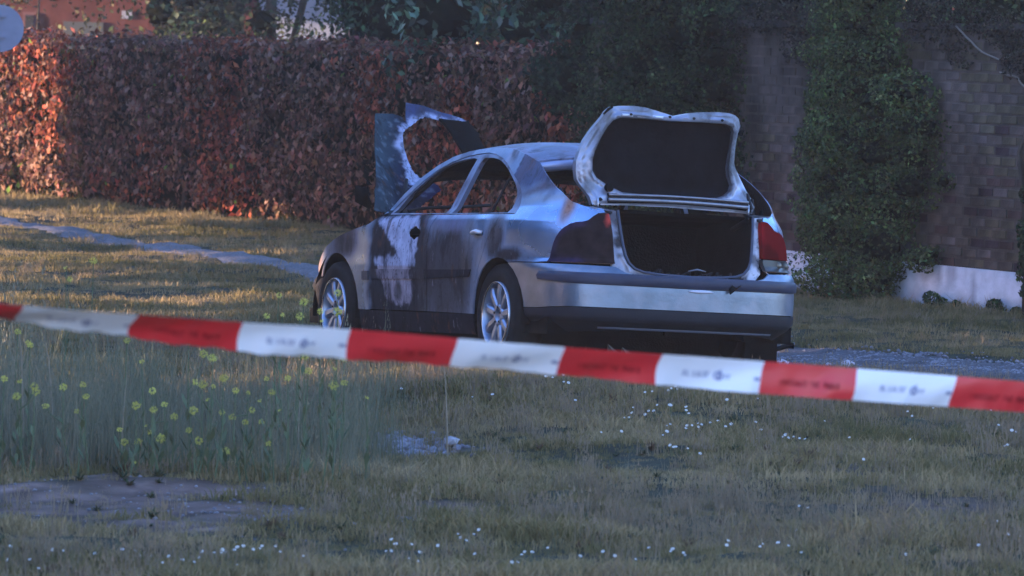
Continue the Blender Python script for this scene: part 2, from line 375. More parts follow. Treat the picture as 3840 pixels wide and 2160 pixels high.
# ------------------------------------------------------------------ shrubs and climbers made of leaf lobes
def shrub(name, label, cat, loc, lobes, n, size, base, group=None, trunk=None, corec=True, corer=.42, hv=.12, bv=.45, extra=None, fold=.25, dens_hole=-.3, mleaf=None, aspect=.6, nscale=2.2, tilt=1.2):
    """lobes: (x,y,z,rx,ry,rz) in local coordinates"""
    root = empty(name, loc, 0, label, cat, group)
    wts = np.array([(l[3]*l[5]+l[3]*l[4]+l[4]*l[5]) for l in lobes]); wts /= wts.sum()
    ids = rng.choice(len(lobes), n, p=wts); d = rng.normal(size=(n, 3)); d /= np.linalg.norm(d, axis=1)[:, None]
    L = np.array(lobes)[ids]; rad = 1-.35*rng.random(n)**2
    P = L[:, :3]+d*L[:, 3:6]*rad[:, None]
    keep = np.ones(n, bool)
    vals = np.array([nz(p[0], p[1], p[2], nscale, 3) for p in P])
    keep = (vals > dens_hole) | (rng.random(n) < .3)
    P += d*(vals[:, None])*.22*np.minimum(1, L[:, 3:6]*1.6)
    keep &= P[:, 2] > -.02
    P, d, vals = P[keep], d[keep], vals[keep]; m_ = len(P)
    colr = vary(base, m_, hv, bv)*(1+.8*vals[:, None])
    if extra:
        ec, fr = extra; q = rng.random(m_) < fr; colr[q] = vary(ec, q.sum(), .1, .3)
    o = leaf_mesh('foliage', P, rng.uniform(*size, m_), np.clip(colr, .003, .8), mleaf or M_leaf, root, d, tilt=tilt, fold=fold, aspect=aspect); o['kind'] = 'stuff'
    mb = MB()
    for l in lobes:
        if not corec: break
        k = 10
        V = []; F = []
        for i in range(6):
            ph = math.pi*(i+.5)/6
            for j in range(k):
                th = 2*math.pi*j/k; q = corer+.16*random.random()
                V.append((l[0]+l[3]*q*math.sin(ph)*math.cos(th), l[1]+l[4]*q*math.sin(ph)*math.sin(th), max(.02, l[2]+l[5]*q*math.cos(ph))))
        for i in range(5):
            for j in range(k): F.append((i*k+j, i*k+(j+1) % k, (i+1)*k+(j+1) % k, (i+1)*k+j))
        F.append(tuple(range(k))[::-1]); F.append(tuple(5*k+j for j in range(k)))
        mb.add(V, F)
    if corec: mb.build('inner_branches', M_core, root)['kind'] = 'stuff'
    for tr in (trunk or []):
        mb = MB(); mb.tube(tr[0], tr[1], 7); mb.build('trunk', M_bark, root, True)
    return root
def climber(label, t0s, n, base, size=(.035, .06), loc_t=0, group='evergreen climbers on the brick wall', seedv=0):
    lobes = []
    for (t, z, rt, rz, d) in t0s:
        c = wp(t-loc_t, d*.5, z); lobes.append((c.x, c.y, c.z, rt*.62+d*.4, rt*.85, rz))
    tr = []
    for k in range(3):
        b = wp(t0s[0][0]-loc_t+random.uniform(-.15, .15), .12, 0)
        tr.append(([b-Vector((0, 0, .05)), b+Vector((0, 0, .5)), b+Vector((random.uniform(-.1, .1), 0, 1.3)), b+Vector((random.uniform(-.2, .2), 0, 1.9))], [.028, .024, .018, .01]))
    return shrub('climbing_shrub', label, 'climbing plant', W0+wp(loc_t, 0, 0), lobes, n, size, base, group, tr, corer=.34, bv=.42, dens_hole=-.20, nscale=3.6)
LOBB = []
# (t, z, radius along wall, radius up, depth)
for z_, t_a, t_b in ((.18, -.75, .1), (.45, -1.0, .25), (.75, -1.15, .3), (1.0, -1.2, .55), (1.25, -1.2, .65), (1.5, -1.25, .7), (1.75, -1.1, .50), (2.0, -.9, .15), (2.3, -.75, -.15), (2.55, -.65, -.25)):
    for k in range(5):
        f = k/4; LOBB.append((t_a+.28+(t_b-t_a-.56)*f+random.uniform(-.05, .05), z_+random.uniform(-.08, .08), .24+random.uniform(-.05, .06), .2+random.uniform(-.03, .06), .38+.25*math.sin(math.pi*f)))
LOBB += [(.62, 1.02, .10, .09, .15), (.4, .36, .15, .10, .2), (.52, .42, .1, .08, .15)]
climber('broad dark green evergreen climber covering the middle of the brick wall', LOBB, 60000, (.050, .066, .025), (.026, .048))
LOBA = []
for z_, t_a, t_b in ((.3, -4.6, -3.0), (.7, -4.9, -2.8), (1.1, -5.0, -2.5), (1.4, -5.1, -2.55), (1.7, -4.8, -2.5), (2.0, -4.65, -2.5), (2.3, -4.6, -2.6), (2.6, -4.5, -2.8)):
    for k in range(6):
        f = k/5; LOBA.append((t_a+.25+(t_b-t_a-.5)*f+random.uniform(-.06, .06), z_+random.uniform(-.1, .1), .28+random.uniform(-.05, .06), .24+random.uniform(-.04, .06), .4+.2*math.sin(math.pi*f)))
climber('dense dark green climber at the left end of the wall, behind the open boot lid', LOBA, 36000, (.026, .035, .015))
climber('low dark climber on the wall at the right edge of the photo', [(2.02, .95, .10, .15, .2), (2.0, .65, .10, .2, .2), (2.03, .4, .12, .2, .2), (2.2, 1.1, .12, .2, .25), (2.25, .6, .2, .35, .25), (1.98, .2, .10, .10, .15)], 5000, (.02, .035, .014), loc_t=1.9)
for ta, tb, lab in ((-2.75, -1.25, 'thin brown growth trailing over the top of the wall left of the climber'), (.0, 2.4, 'thin brown growth trailing over the top of the wall right of the climber')):
    lb = []
    for k in range(int((tb-ta)*6)):
        q = wp(random.uniform(ta, tb)-ta, .06, random.uniform(2.02, 2.5)); lb.append((q.x, q.y, q.z, .16, .12, random.uniform(.10, .22)))
    shrub('trailing_growth', lab, 'climbing plant', W0+wp(ta, 0, 0), lb, int(2600*(tb-ta)), (.02, .04), (.028, .024, .017), 'growth on top of the wall', corec=False, dens_hole=-.05)
# ground plants at the foot of the wall and the leafy edge on its top
for i, (t_, dd, h_) in enumerate([(.62, .15, .10), (.9, .10, .05), (1.45, .10, .09), (1.75, .1, .05), (-1.3, .25, .3)]):
    shrub('wall_foot_weed', ['low tuft of weeds at the foot of the white plinth beside the climber', 'small weed growing against the white plinth', 'taller weed standing before the white plinth', 'small weed at the right end of the white plinth', 'leafy weed behind the right tail light of the car'][i], 'weed', W0+wp(t_, dd, 0),
          [(0, 0, h_*.5, h_*.8, h_*.8, h_*.7), (.08, 0, h_*.3, h_*.5, h_*.5, h_*.4)], 420, (.02, .045), (.04, .06, .025), 'weeds along the foot of the wall', corec=False)

# trees and bushes behind the hedge and the wall
def crown_lobes(w_, d_, z0, z1, k, r=.7):
    return [(random.uniform(-w_, w_), random.uniform(-d_, d_), random.uniform(z0, z1), r*random.uniform(.7, 1.2), r*random.uniform(.7, 1.2), r*random.uniform(.6, 1.0)) for _ in range(k)]
def bush(label, cat, loc, w_, d_, z0, z1, k, n, base, size=(.07, .12), r=.7, name='background_tree', thin=False, **kw):
    tr = [([(0, 0, -.05), (.03, 0, z0), (.1, 0, z1)], [.03, .02, .01])] if thin else [([(0, 0, -.05), (.05, 0, z0*.6), (.1, 0, z1)], [.12, .1, .05]), ([(.05, 0, z0*.5), (w_*.4, 0, (z0+z1)/2), (w_*.6, 0, z1)], [.06, .05, .02])]
    return shrub(name, label, cat, loc, crown_lobes(w_, d_, z0, z1, k, r), n, size, base, kw.pop('group', None), tr, **kw)
bush('large leaved laurel bush leaning over the hedge beside the wall', 'bush', (-.05, 47.6, 0), .95, .35, 1.5, 3.6, 22, 2900, (.055, .085, .055), (.09, .15), .5, 'laurel_bush', tilt=.8, aspect=.5, bv=.6)
bush('dark leafy bush behind the middle of the hedge', 'bush', (-1.7, 55.6, 0), .9, .5, 1.2, 4.2, 30, 12000, (.020, .030, .018), (.06, .11), .7, 'background_bush', group='trees and bushes behind the hedge')
bush('dark leafy bush right of the pale house front', 'bush', (-1.0, 52.0, 0), .8, .5, 1.2, 4.0, 24, 9000, (.018, .030, .016), (.06, .11), .65, 'background_bush', group='trees and bushes behind the hedge')
bush('leafy tree in front of the pale house front behind the hedge', 'tree', (-3.5, 63, 0), 1.5, .6, 1.2, 4.6, 26, 9000, (.030, .038, .022), (.07, .12), .8, group='trees and bushes behind the hedge', corer=.2)
bush('thin young tree with sparse leaves in front of the red house', 'tree', (-6.6, 62, 0), .9, .4, 1.8, 3.6, 12, 900, (.05, .045, .025), (.06, .1), .4, group='trees and bushes behind the hedge', corec=False, thin=True)
bush('tall dark tree behind the hedge beside the red house', 'tree', (-4.95, 68, 0), .45, .6, 2.0, 5.2, 18, 6000, (.035, .036, .022), (.06, .11), .6, group='trees and bushes behind the hedge', dens_hole=-.1)
for i, (x_, y_, w_) in enumerate([(-9.5, 92, 5.5), (-1.5, 92, 6), (6, 90, 6)]):
    bush(['far dark tree beyond the red house', 'far dark tree beyond the pale house front', 'far dark tree beyond the brick wall'][i], 'tree', (x_, y_, 0), w_, 1.2, 1.5, 7, 46, 13000, (.025, .032, .018), (.12, .2), 1.5, group='far trees closing the view', corer=.75)
bush('dark bush growing over the top of the wall at its left end', 'bush', (.9, 43.6, 0), .8, .4, 1.6, 3.3, 20, 9000, (.018, .028, .014), (.05, .08), .45, 'background_bush', group='trees and bushes behind the wall')
bush('tall dark tree behind the right half of the wall', 'tree', (4.6, 50, 0), 2.6, .6, 1.6, 5.0, 40, 12000, (.018, .024, .013), (.08, .12), .9, group='trees and bushes behind the wall')
bush('dark bush filling the gap above the wall beside the climber', 'bush', (1.9, 44.5, 0), 1.2, .5, 1.8, 4.2, 26, 9000, (.016, .022, .012), (.06, .09), .6, 'background_bush', group='trees and bushes behind the wall')
bush('twiggy brown bush showing above the middle of the wall', 'bush', (2.9, 40.6, 0), 1.4, .4, 2.0, 3.4, 26, 11000, (.032, .030, .022), (.04, .07), .42, 'background_bush', group='trees and bushes behind the wall')
bush('dark bush above the right end of the wall with a russet leaf', 'bush', (4.6, 37.6, 0), 1.2, .4, 2.0, 3.4, 24, 10000, (.026, .034, .016), (.04, .07), .42, 'background_bush', group='trees and bushes behind the wall', extra=((.35, .12, .06), .004))
# the bare brown ground elder thicket edge between wall top and sky
M_red = mat('red_brick_wall', (.062, .022, .020), .9, var=.3, vscale=3, bump=.3)
M_white = mat('white_board', (.16, .17, .20), .7, var=.12, vscale=3)
def simple_house(label, loc, rz, w_, d_, h_, mw, openings):
    root = empty('house', loc, rz, label, 'house')
    mb = MB(); mb.box(0, d_/2, h_/2, w_, d_, h_); mb.build('wall', mw, root)
    mb = MB(); V = [(-w_/2-.3, -.3, h_), (w_/2+.3, -.3, h_), (w_/2+.3, d_+.3, h_), (-w_/2-.3, d_+.3, h_), (-w_/2-.3, d_/2, h_+1.8), (w_/2+.3, d_/2, h_+1.8)]
    mb.add(V, [(0, 1, 5, 4), (2, 3, 4, 5), (0, 4, 3), (1, 2, 5), (0, 3, 2, 1)]); mb.build('roof', mat('roof_tiles', (.12, .045, .035), .8, var=.3, vscale=6), root)
    for nm, x0, x1, z0, z1, mm, pr in openings:
        mb = MB(); mb.box((x0+x1)/2, -pr/2-.002, (z0+z1)/2, x1-x0, pr, z1-z0); o = mb.build(nm, mm, root)
        if nm == 'window':
            mb = MB(); mb.box((x0+x1)/2, -pr-.02, (z0+z1)/2, x1-x0-.1, .03, z1-z0-.1); mb.build('pane', mat('dark_glass', (.02, .022, .025), .1), o)
    return root
M_frame = mat('window_frame', (.10, .05, .05), .6); M_grey = mat('pale_door', (.05, .056, .058), .6, var=.1, vscale=2)
simple_house('low red brick house with pale door seen over the left end of the hedge', (-9.6, 80, 0), 0, 6.4, 5, 3.0, M_red,
             [('door', 1.60, 2.30, .02, 2.25, M_grey, .06), ('window', 0.88, 1.12, 1.2, 2.40, M_frame, .05), ('gable_board', 2.62, 2.80, 2.32, 2.46, M_white, .05)])
simple_house('house with white boarded upper wall and red brick base beyond the hedge', (-3.6, 78, 0), 0, 2.2, 4, 3.2, M_red,
             [('cladding', -.85, 1.08, 2.02, 3.1, M_white, .07)])

# traffic sign, seen from behind at the upper left
sg = empty('road_sign', (-6.27, 55.0, 0), R_(8), 'back of a round grey road sign at the left end of the hedge', 'road sign')
M_sign = mat('sign_back', (.22, .23, .30), .55, metal=.3, var=.1, vscale=5)
mb = MB(); zc = 2.1+(84-10)/309*.0+.05
k = 40; V = [(0, 0, 2.10)]+[(.285*math.cos(2*math.pi*i/k), 0, 2.10+.285*math.sin(2*math.pi*i/k)) for i in range(k)]
V += [(v[0], .02, v[2]) for v in V]; F = [(0, i+1, (i+1) % k+1) for i in range(k)]+[(k+1, k+1+(i+1) % k+1, k+1+i+1) for i in range(k)]+[(i+1, k+2+i, k+2+(i+1) % k, (i+1) % k+1) for i in range(k)]
mesh_obj('sign_plate', V, F, M_sign, sg)
MB().tube([(-.05, -.035, -.1), (-.05, -.035, 2.32)], .03, 10).build('post', mat('galvanised_post', (.3, .3, .32), .5, metal=.6), sg, True)
MB().box(0, -.02, 2.0, .12, .04, .03).build('clamp', M_sign, sg); MB().box(0, -.02, 2.25, .12, .04, .03).build('clamp', M_sign, sg)
# ------------------------------------------------------------------ burnt saloon car
car = bpy.data.objects.new('burnt_car', None); COL.objects.link(car); car.matrix_world = CARM
props(car, 'burnt out silver saloon car with its boot lid open, paint scorched and windows gone', 'car')
PL = [(0, 0), (-.25, .010), (-.45, .04), (-.60, .095), (-.71, .175), (-.79, .29), (-.845, .45), (-.88, .7), (-.90, 1.1), (-.903, 1.8), (-.903, 2.6), (-.895, 3.2), (-.88, 3.7), (-.845, 4.0), (-.76, 4.28), (-.6, 4.45), (-.3, 4.55), (0, 4.576)]
def catm(P, n=24):
    P = np.array(P, float); out = []; Q = np.vstack([2*P[0]-P[1], P, 2*P[-1]-P[-2]])
    for i in range(1, len(Q)-2):
        for t in np.linspace(0, 1, n, endpoint=False):
            a, b, c, d = Q[i-1:i+3]; out.append(.5*((2*b)+(-a+c)*t+(2*a-5*b+4*c-d)*t*t+(-a+3*b-3*c+d)*t**3))
    out.append(P[-1]); return np.array(out)
PC = catm(PL); LL = np.concatenate([[0], np.cumsum(np.linalg.norm(np.diff(PC, axis=0), axis=1))])
TN = np.gradient(PC, axis=0); TN /= np.linalg.norm(TN, axis=1)[:, None]; NI = np.stack([TN[:, 1], -TN[:, 0]], 1)
def smooth_tab(Z, I):
    zz = np.linspace(Z[0], Z[-1], 400); v = np.interp(zz, Z, I); k = np.exp(-np.linspace(-2, 2, 13)**2); k /= k.sum()
    vp = np.pad(v, 6, mode='edge'); return zz, np.convolve(vp, k, 'valid')
ZS, SI = smooth_tab([0.10, .15, .22, .32, .5, .62, .74, .84, .90, .935, .97, 1.05, 1.2, 1.32, 1.38, 1.45], [.09, .05, .03, .018, .006, 0.0, .003, .012, .028, .055, .092, .125, .19, .25, .29, .34])
ZR, RI = smooth_tab([.10, .15, .22, .35, .5, .60, .64, .66, .8, .95, 1.05, 1.42], [.16, .10, .03, .0, .0, .005, .03, .09, .11, .15, .19, .35])
def surf(s, z, off=0.0):
    """point of the body skin: s runs round the plan outline from the middle of the tail, z is height; off pushes inward"""
    sg_ = -1 if s < 0 else 1; a = abs(s)
    x = np.interp(a, LL, PC[:, 0]); y = np.interp(a, LL, PC[:, 1]); nx2 = np.interp(a, LL, NI[:, 0]); ny2 = np.interp(a, LL, NI[:, 1])
    t = min(1, max(0, (a-.62)/.75)); t = t*t*(3-2*t)
    ins = (1-t)*np.interp(z, ZR, RI)+t*np.interp(z, ZS, SI)
    # shoulder crease along the flank
    ins += off
    return Vector(((x+nx2*ins)*sg_, y+ny2*ins, z))
def pip(x, y, poly):
    c = False; n = len(poly); j = n-1
    for i in range(n):
        xi, yi = poly[i]; xj, yj = poly[j]
        if (yi > y) != (yj > y) and x < (xj-xi)*(y-yi)/(yj-yi)+xi: c = not c
        j = i
    return c
def resamp(poly, g):
    out = []
    for i in range(len(poly)):
        a, b = poly[i], poly[(i+1) % len(poly)]; d = math.hypot(b[0]-a[0], b[1]-a[1]); n = max(1, int(d/g+.5))
        out += [(a[0]+(b[0]-a[0])*k/n, a[1]+(b[1]-a[1])*k/n) for k in range(n)]
    return out
def dist_edge(x, y, polys):
    m = 9
    for p in polys:
        for i in range(len(p)):
            ax, ay = p[i]; bx, by = p[(i+1) % len(p)]; dx, dy = bx-ax, by-ay; t = max(0, min(1, ((x-ax)*dx+(y-ay)*dy)/(dx*dx+dy*dy+1e-12)))
            m = min(m, math.hypot(x-ax-dx*t, y-ay-dy*t))
    return m
def tri2d(outline, holes=(), g=.035):
    loops = [resamp(outline, g)]+[resamp(h, g) for h in holes]
    pts = []; edges = []
    for l in loops:
        o = len(pts); pts += l; edges += [(o+i, o+(i+1) % len(l)) for i in range(len(l))]
    nb = len(pts); x0 = min(p[0] for p in outline); x1 = max(p[0] for p in outline); y0 = min(p[1] for p in outline); y1 = max(p[1] for p in outline)
    A = np.array([p for l in loops for p in l]); r = 0
    for yy in np.arange(y0+g/2, y1, g*.866):
        r += 1
        for xx in np.arange(x0+(g/2 if r % 2 else 0), x1, g):
            if pip(xx, yy, loops[0]) and not any(pip(xx, yy, h) for h in loops[1:]) and np.min(np.hypot(A[:, 0]-xx, A[:, 1]-yy)) > g*.55: pts.append((xx, yy))
    vo, eo, fo, *_ = delaunay_2d_cdt([Vector(p) for p in pts], edges, [], 0, 1e-6)
    vo = [(v.x, v.y) for v in vo]; F = []
    for f in fo:
        cx = sum(vo[i][0] for i in f)/3; cy = sum(vo[i][1] for i in f)/3
        if pip(cx, cy, loops[0]) and not any(pip(cx, cy, h) for h in loops[1:]): F.append(tuple(f))
    return vo, F
def bound_edges(F):
    c = {}
    for f in F:
        for i in range(len(f)):
            a, b = f[i], f[(i+1) % len(f)]; c[(a, b)] = 1
    return [(a, b) for (a, b) in c if (b, a) not in c]
M_paint = mat('scorched_paint', vcol=True, gloss_alpha=True, var=.16, vscale=7, bump=.10, bscale=45)
def blister(m):
    # burnt paint breaks up into flakes, streaks and rust where the skin is scorched (low alpha)
    n = m.node_tree.nodes; L = m.node_tree.links; b = n['Principled BSDF']; src = b.inputs['Base Color'].links[0].from_socket
    at = n.new('ShaderNodeAttribute'); at.attribute_name = 'Col'; tc = n.new('ShaderNodeTexCoord')
    def nzn(scale, sc3, lo, hi):
        mp = n.new('ShaderNodeMapping'); mp.inputs['Scale'].default_value = sc3; L.new(tc.outputs['Object'], mp.inputs['Vector'])
        t = n.new('ShaderNodeTexNoise'); t.inputs['Scale'].default_value = scale; t.inputs['Detail'].default_value = 9; t.inputs['Roughness'].default_value = .68; L.new(mp.outputs[0], t.inputs['Vector'])
        r = n.new('ShaderNodeMapRange'); r.inputs[1].default_value = lo; r.inputs[2].default_value = hi; L.new(t.outputs[0], r.inputs[0]); return r.outputs[0]
    burnt = n.new('ShaderNodeMapRange'); burnt.inputs[1].default_value = .85; burnt.inputs[2].default_value = .25; L.new(at.outputs['Alpha'], burnt.inputs[0])
    def layer(src, mask, col, k):
        q = n.new('ShaderNodeMath'); q.operation = 'MULTIPLY'; L.new(mask, q.inputs[0]); L.new(burnt.outputs[0], q.inputs[1])
        q2 = n.new('ShaderNodeMath'); q2.operation = 'MULTIPLY'; L.new(q.outputs[0], q2.inputs[0]); q2.inputs[1].default_value = k
        mx = n.new('ShaderNodeMix'); mx.data_type = 'RGBA'; L.new(q2.outputs[0], mx.inputs[0]); L.new(src, mx.inputs[6]); mx.inputs[7].default_value = (*col, 1); return mx.outputs[2]
    src = layer(src, nzn(9, (1, 1, .35), .50, .60), (.012, .011, .013), .75)
    src = layer(src, nzn(30, (1, 1, 1), .56, .64), (.010, .009, .010), .6)
    src = layer(src, nzn(6, (1, 1, .6), .60, .68), (.10, .042, .022), .55)
    src = layer(src, nzn(22, (1, 1, .5), .62, .68), (.17, .17, .21), .5)
    L.new(src, b.inputs['Base Color'])
blister(M_paint)
M_char = mat('charred_steel', (.014, .013, .015), .85, spec=.15, var=.5, vscale=9, bump=.6, bscale=50)
M_black = mat('sooty_black', (.006, .006, .0065), .95, spec=.05, var=.4, vscale=12, bump=.4)
M_plastic = mat('grey_bumper_plastic', (.010, .012, .019), .6, spec=.18, var=.15, vscale=10, bump=.1)
def shell(name, vo, F, fpos, fcol=None, thick=.006, mats=None, parent=car, mirror=False, label=None, analytic=True):
    """build a sheet with real thickness; fpos(u,v,off)->Vector ; mirrored copy when mirror"""
    O = [fpos(u, v, 0) for u, v in vo]; I = [fpos(u, v, thick) for u, v in vo]
    n = len(vo); V = O+I; FF = list(F)+[tuple(i+n for i in f[::-1]) for f in F]; mi = [0]*len(F)+[1]*len(F)
    b = bound_edges(F); cols = [fcol(u, v) for u, v in vo] if fcol else [(.5, .5, .5, 1)]*n; cols = cols+cols
    o = len(V); k = 0
    for a, c in b:
        V += [O[a], O[c], I[c], I[a]]; cols += [cols[a], cols[c], cols[c], cols[a]]; FF.append((o+k, o+k+3, o+k+2, o+k+1)); mi.append(0); k += 4
    mats = mats or [M_paint, M_char]
    out = []
    # orientation: outward normal must point away from the inner sheet
    f = F[0]; nn = (O[f[1]]-O[f[0]]).cross(O[f[2]]-O[f[0]])
    if nn.dot(I[f[0]]-O[f[0]]) > 0: FF = [f[::-1] for f in FF]
    ob = mesh_obj(name, V, FF, mats, parent, cols=cols, midx=mi, smooth=True); out.append(ob)
    e = .006; N = []
    for u, v in vo:
        du = fpos(u+e, v, 0)-fpos(u-e, v, 0); dv = fpos(u, v+e, 0)-fpos(u, v-e, 0); nn = du.cross(dv)
        if nn.length > 1e-12: nn.normalize()
        if nn.dot(fpos(u, v, thick)-fpos(u, v, 0)) > 0: nn = -nn
        N.append(tuple(nn))
    N = N+[(-a, -b_, -c_) for a, b_, c_ in N]+[(0, 0, 0)]*(len(V)-2*n)
    if analytic: ob.data.normals_split_custom_set_from_vertices(N)
    if label: ob['label'] = label
    if mirror:
        ob2 = mesh_obj(name, [(-v[0], v[1], v[2]) for v in V], [f[::-1] for f in FF], mats, parent, cols=cols, midx=mi, smooth=True); out.append(ob2)
        if analytic: ob2.data.normals_split_custom_set_from_vertices([(-a, b_, c_) for a, b_, c_ in N])
    return out
# --- scorch and nose sun-tint map of the skin in (s,z)
def blob(s, z, cs, cz, rs, rz, soft=.35, nzs=.25, sc=5):
    d = math.hypot((s-cs)/rs, (z-cz)/rz)+nzs*nz(s, z, cs*3, sc, 3); return sst(1+soft, 1-soft, d)
ASH1 = [(3.56, .90), (3.40, .93), (3.0, .935), (2.86, .90), (2.80, .83), (2.83, .77), (2.79, .70), (2.86, .62), (2.99, .575), (3.14, .68), (3.34, .80), (3.50, .86)]
ASH2 = [(3.42, .665), (3.53, .66), (3.47, .57), (3.42, .52), (3.38, .49), (3.33, .40), (3.10, .365), (2.93, .38), (2.87, .45), (2.86, .575), (2.98, .60), (3.16, .665)]
def inpoly_soft(s, z, poly, w_=.016):
    s += .035*nz(s, z, 2, 9, 3)+.02*nz(s, z, 6, 26, 2); z += .03*nz(s, z, 8, 9, 3)+.015*nz(s, z, 3, 26, 2)
    d = dist_edge(s, z, [poly]); return sst(-w_, w_, d if pip(s, z, poly) else -d)
SIL = np.array((.16, .25, .40, 1.0))
def mixc(c, col, a): return c*(1-a)+np.array(col)*a
def skin(s, z):
    s = abs(s); c = SIL.copy()
    c = mixc(c, (0.13, 0.18, 0.27, 0.9), .4*sst(-.1, .3, nz(s, z, 1, 2, 3)))
    # fender
    c = mixc(c, (0.055, 0.0413, 0.0523, 0.45), blob(s, z, 4.12, .80, .22, .17)*.95)
    c = mixc(c, (.17, .105, .09, .35), sst(4.42, 4.62, s+.05*nz(s, z, 3, 6))*.9)  # pinkish nose: warm sunlight mixed into the wing colour
    c = mixc(c, (0.044, 0.0385, 0.0413, 0.2), blob(s, z, 4.3, .74, .45, .08)*.6)
    # front door burnt
    c = mixc(c, (0.022, 0.0231, 0.0286, 0.15), sst(3.72, 3.56, s+.05*nz(s, z*2, 1, 5))*sst(2.62, 2.72, s+.06*nz(s, z, 5, 6))*(1 if z < .95 else 0))
    # rear door and strip behind the B seam
    c = mixc(c, (0.033, 0.0286, 0.033, 0.22), blob(s, z, 2.36, .60, .50, .36, .45)*.97)
    c = mixc(c, (0.0413, 0.044, 0.055, 0.35), sst(1.85, 2.15, s)*sst(2.85, 2.6, s)*sst(.62, .40, z)*.8)
    c = mixc(c, (0.1, 0.13, 0.25, 0.8), blob(s, z, 2.35, .90, .33, .07, .5)*.8)
    c = mixc(c, (0.0935, 0.0715, 0.055, 0.3), blob(s, z, 2.02, .70, .08, .2, .6)*.35)
    # ash
    a = max(inpoly_soft(s, z, ASH1), inpoly_soft(s, z, ASH2)*.88); ac = np.array((.30, .33, .46, 0))*(1+.25*nz(s, z, 4, 14, 3))
    if z < .60: ac = np.array((.26, .23, .28, 0))*(1+.4*nz(s, z, 4, 14, 3))
    ac[3] = 0; c = mixc(c, ac, a)
    c = mixc(c, (0.033, 0.033, 0.0358, 0.0), blob(s, z, 3.12, .44, .07, .06, .4)*.8)
    # stain above rear arch
    c = mixc(c, (0.0303, 0.0248, 0.0275, 0.2), max(blob(s, z, 1.62, .76, .13, .13, .5), blob(s, z, 1.42, .68, .22, .05, .6), blob(s, z, 1.24, .665, .12, .035, .6)*.7))
    c = mixc(c, (0.0715, 0.066, 0.077, 0.3), blob(s, z, 1.66, .84, .12, .12, .7)*.6)
    # pillar discolouration
    band = sst(1.02, 1.13, z+.05*nz(s, z, 6, 5)); c = mixc(c, (.030, .036, .085, .28), band*.85 if s < 1.75 else band*.35)
    c = mixc(c, (0.065, 0.034, 0.036, 0.4), sst(.05, .0, abs(z-1.085+.10*(s-1.3)+.03*nz(s, z, 2, 5)))*sst(1.8, 1.4, s)*.7)
    c = mixc(c, (0.3, 0.26, 0.16, 0.5), sst(.05, .0, abs(z-1.02+.08*(s-1.3)+.03*nz(s, z, 4, 5)))*sst(1.7, 1.3, s)*.35)
    c = mixc(c, (0.28, 0.12, 0.055, 0.3), blob(s, z, .94+.1*(z-.95), .985, .055, .085, .6)*.85)
    if z > 1.0 and s < 1.75:
        c = mixc(c, (.05, .04, .06, .4), sst(.05, .4, nz(s, z, 25, 4, 3))*.4)
    elif z > 1.0:
        c = mixc(c, (0.22, 0.25, 0.34, 0.6), sst(-.05, .25, nz(s, z, 12, 7, 3))*.7)
        c = mixc(c, (0.0495, 0.0385, 0.055, 0.3), sst(.1, .3, nz(s*1.2, z, 25, 5, 3))*.5)
    return tuple(c)
def bumpcol(s, z):
    c = SIL.copy()*np.array((.72, .62, .54, .9)); c = mixc(c, (.3, .3, .34, .6), .25*sst(0, .3, nz(s, z, 1, 6, 3))); return tuple(c)
GP = .004
def panel(name, out, holes=(), g=.035, off=0, thick=.008, fcol=skin, mirror=True, mats=None, label=None, both=False):
    vo, F = tri2d(out, holes, g)
    return shell(name, vo, F, lambda u, v, o_: surf(u, v, off+o_), fcol, thick, mats, mirror=mirror, label=label)
rail_top = [(3.52, .965), (3.39, 1.072), (3.215, 1.18), (3.045, 1.253), (2.86, 1.308), (2.65, 1.339), (2.505, 1.35), (2.335, 1.357), (2.1, 1.352), (1.9, 1.335), (1.7, 1.30), (1.484, 1.254)]
rail_in = [(3.455, .965), (3.345, 1.045), (3.18, 1.148), (3.01, 1.222), (2.83, 1.276), (2.63, 1.308), (2.5, 1.319), (2.33, 1.326), (2.185, 1.312), (2.045, 1.283), (1.94, 1.25), (1.847, 1.214), (1.765, 1.18), (1.68, 1.146), (1.605, 1.115), (1.545, 1.078), (1.505, 1.045), (1.482, 1.009), (1.465, .965), (1.445, .932)]
arc = lambda cs, cz, rs, rz, a0, a1, n=14: [(cs+rs*math.cos(R_(a0+(a1-a0)*i/n)), cz+rz*math.sin(R_(a0+(a1-a0)*i/n))) for i in range(n+1)]
seam_r = [(1.50, .925), (1.592, .895), (1.67, .835), (1.735, .76), (1.785, .675), (1.83, .60), (1.875, .50), (1.905, .40), (1.915, .32)]
rarch = arc(1.555, .315, .352, .352, 0, 178)        # from the front of the wheel opening over the top towards the tail
C_edge = [(1.484, 1.254), (1.36, 1.20), (1.24, 1.143), (1.15, 1.10), (1.074, 1.07), (.944, 1.012), (.80, .985), (.62, .972)]
light_edge = [(.60, .952), (.657, .947), (.705, .926), (.745, .902), (.785, .894), (.84, .89), (.889, .878), (.925, .857), (.952, .832), (.975, .795), (.988, .758), (.998, .70), (1.004, .650)]
quarter = C_edge+light_edge+[(1.12, .644), (1.30, .644), (1.415, .640)]+[p for p in rarch[::-1] if p[1] > .315 and p[0] > 1.425]+[(p[0]-GP, p[1]) for p in seam_r[::-1]]+rail_in[::-1][:-1][0:]+[(3.455, .965)]+rail_top[:-1]
panel('quarter_panel', quarter, g=.02, mirror=True)
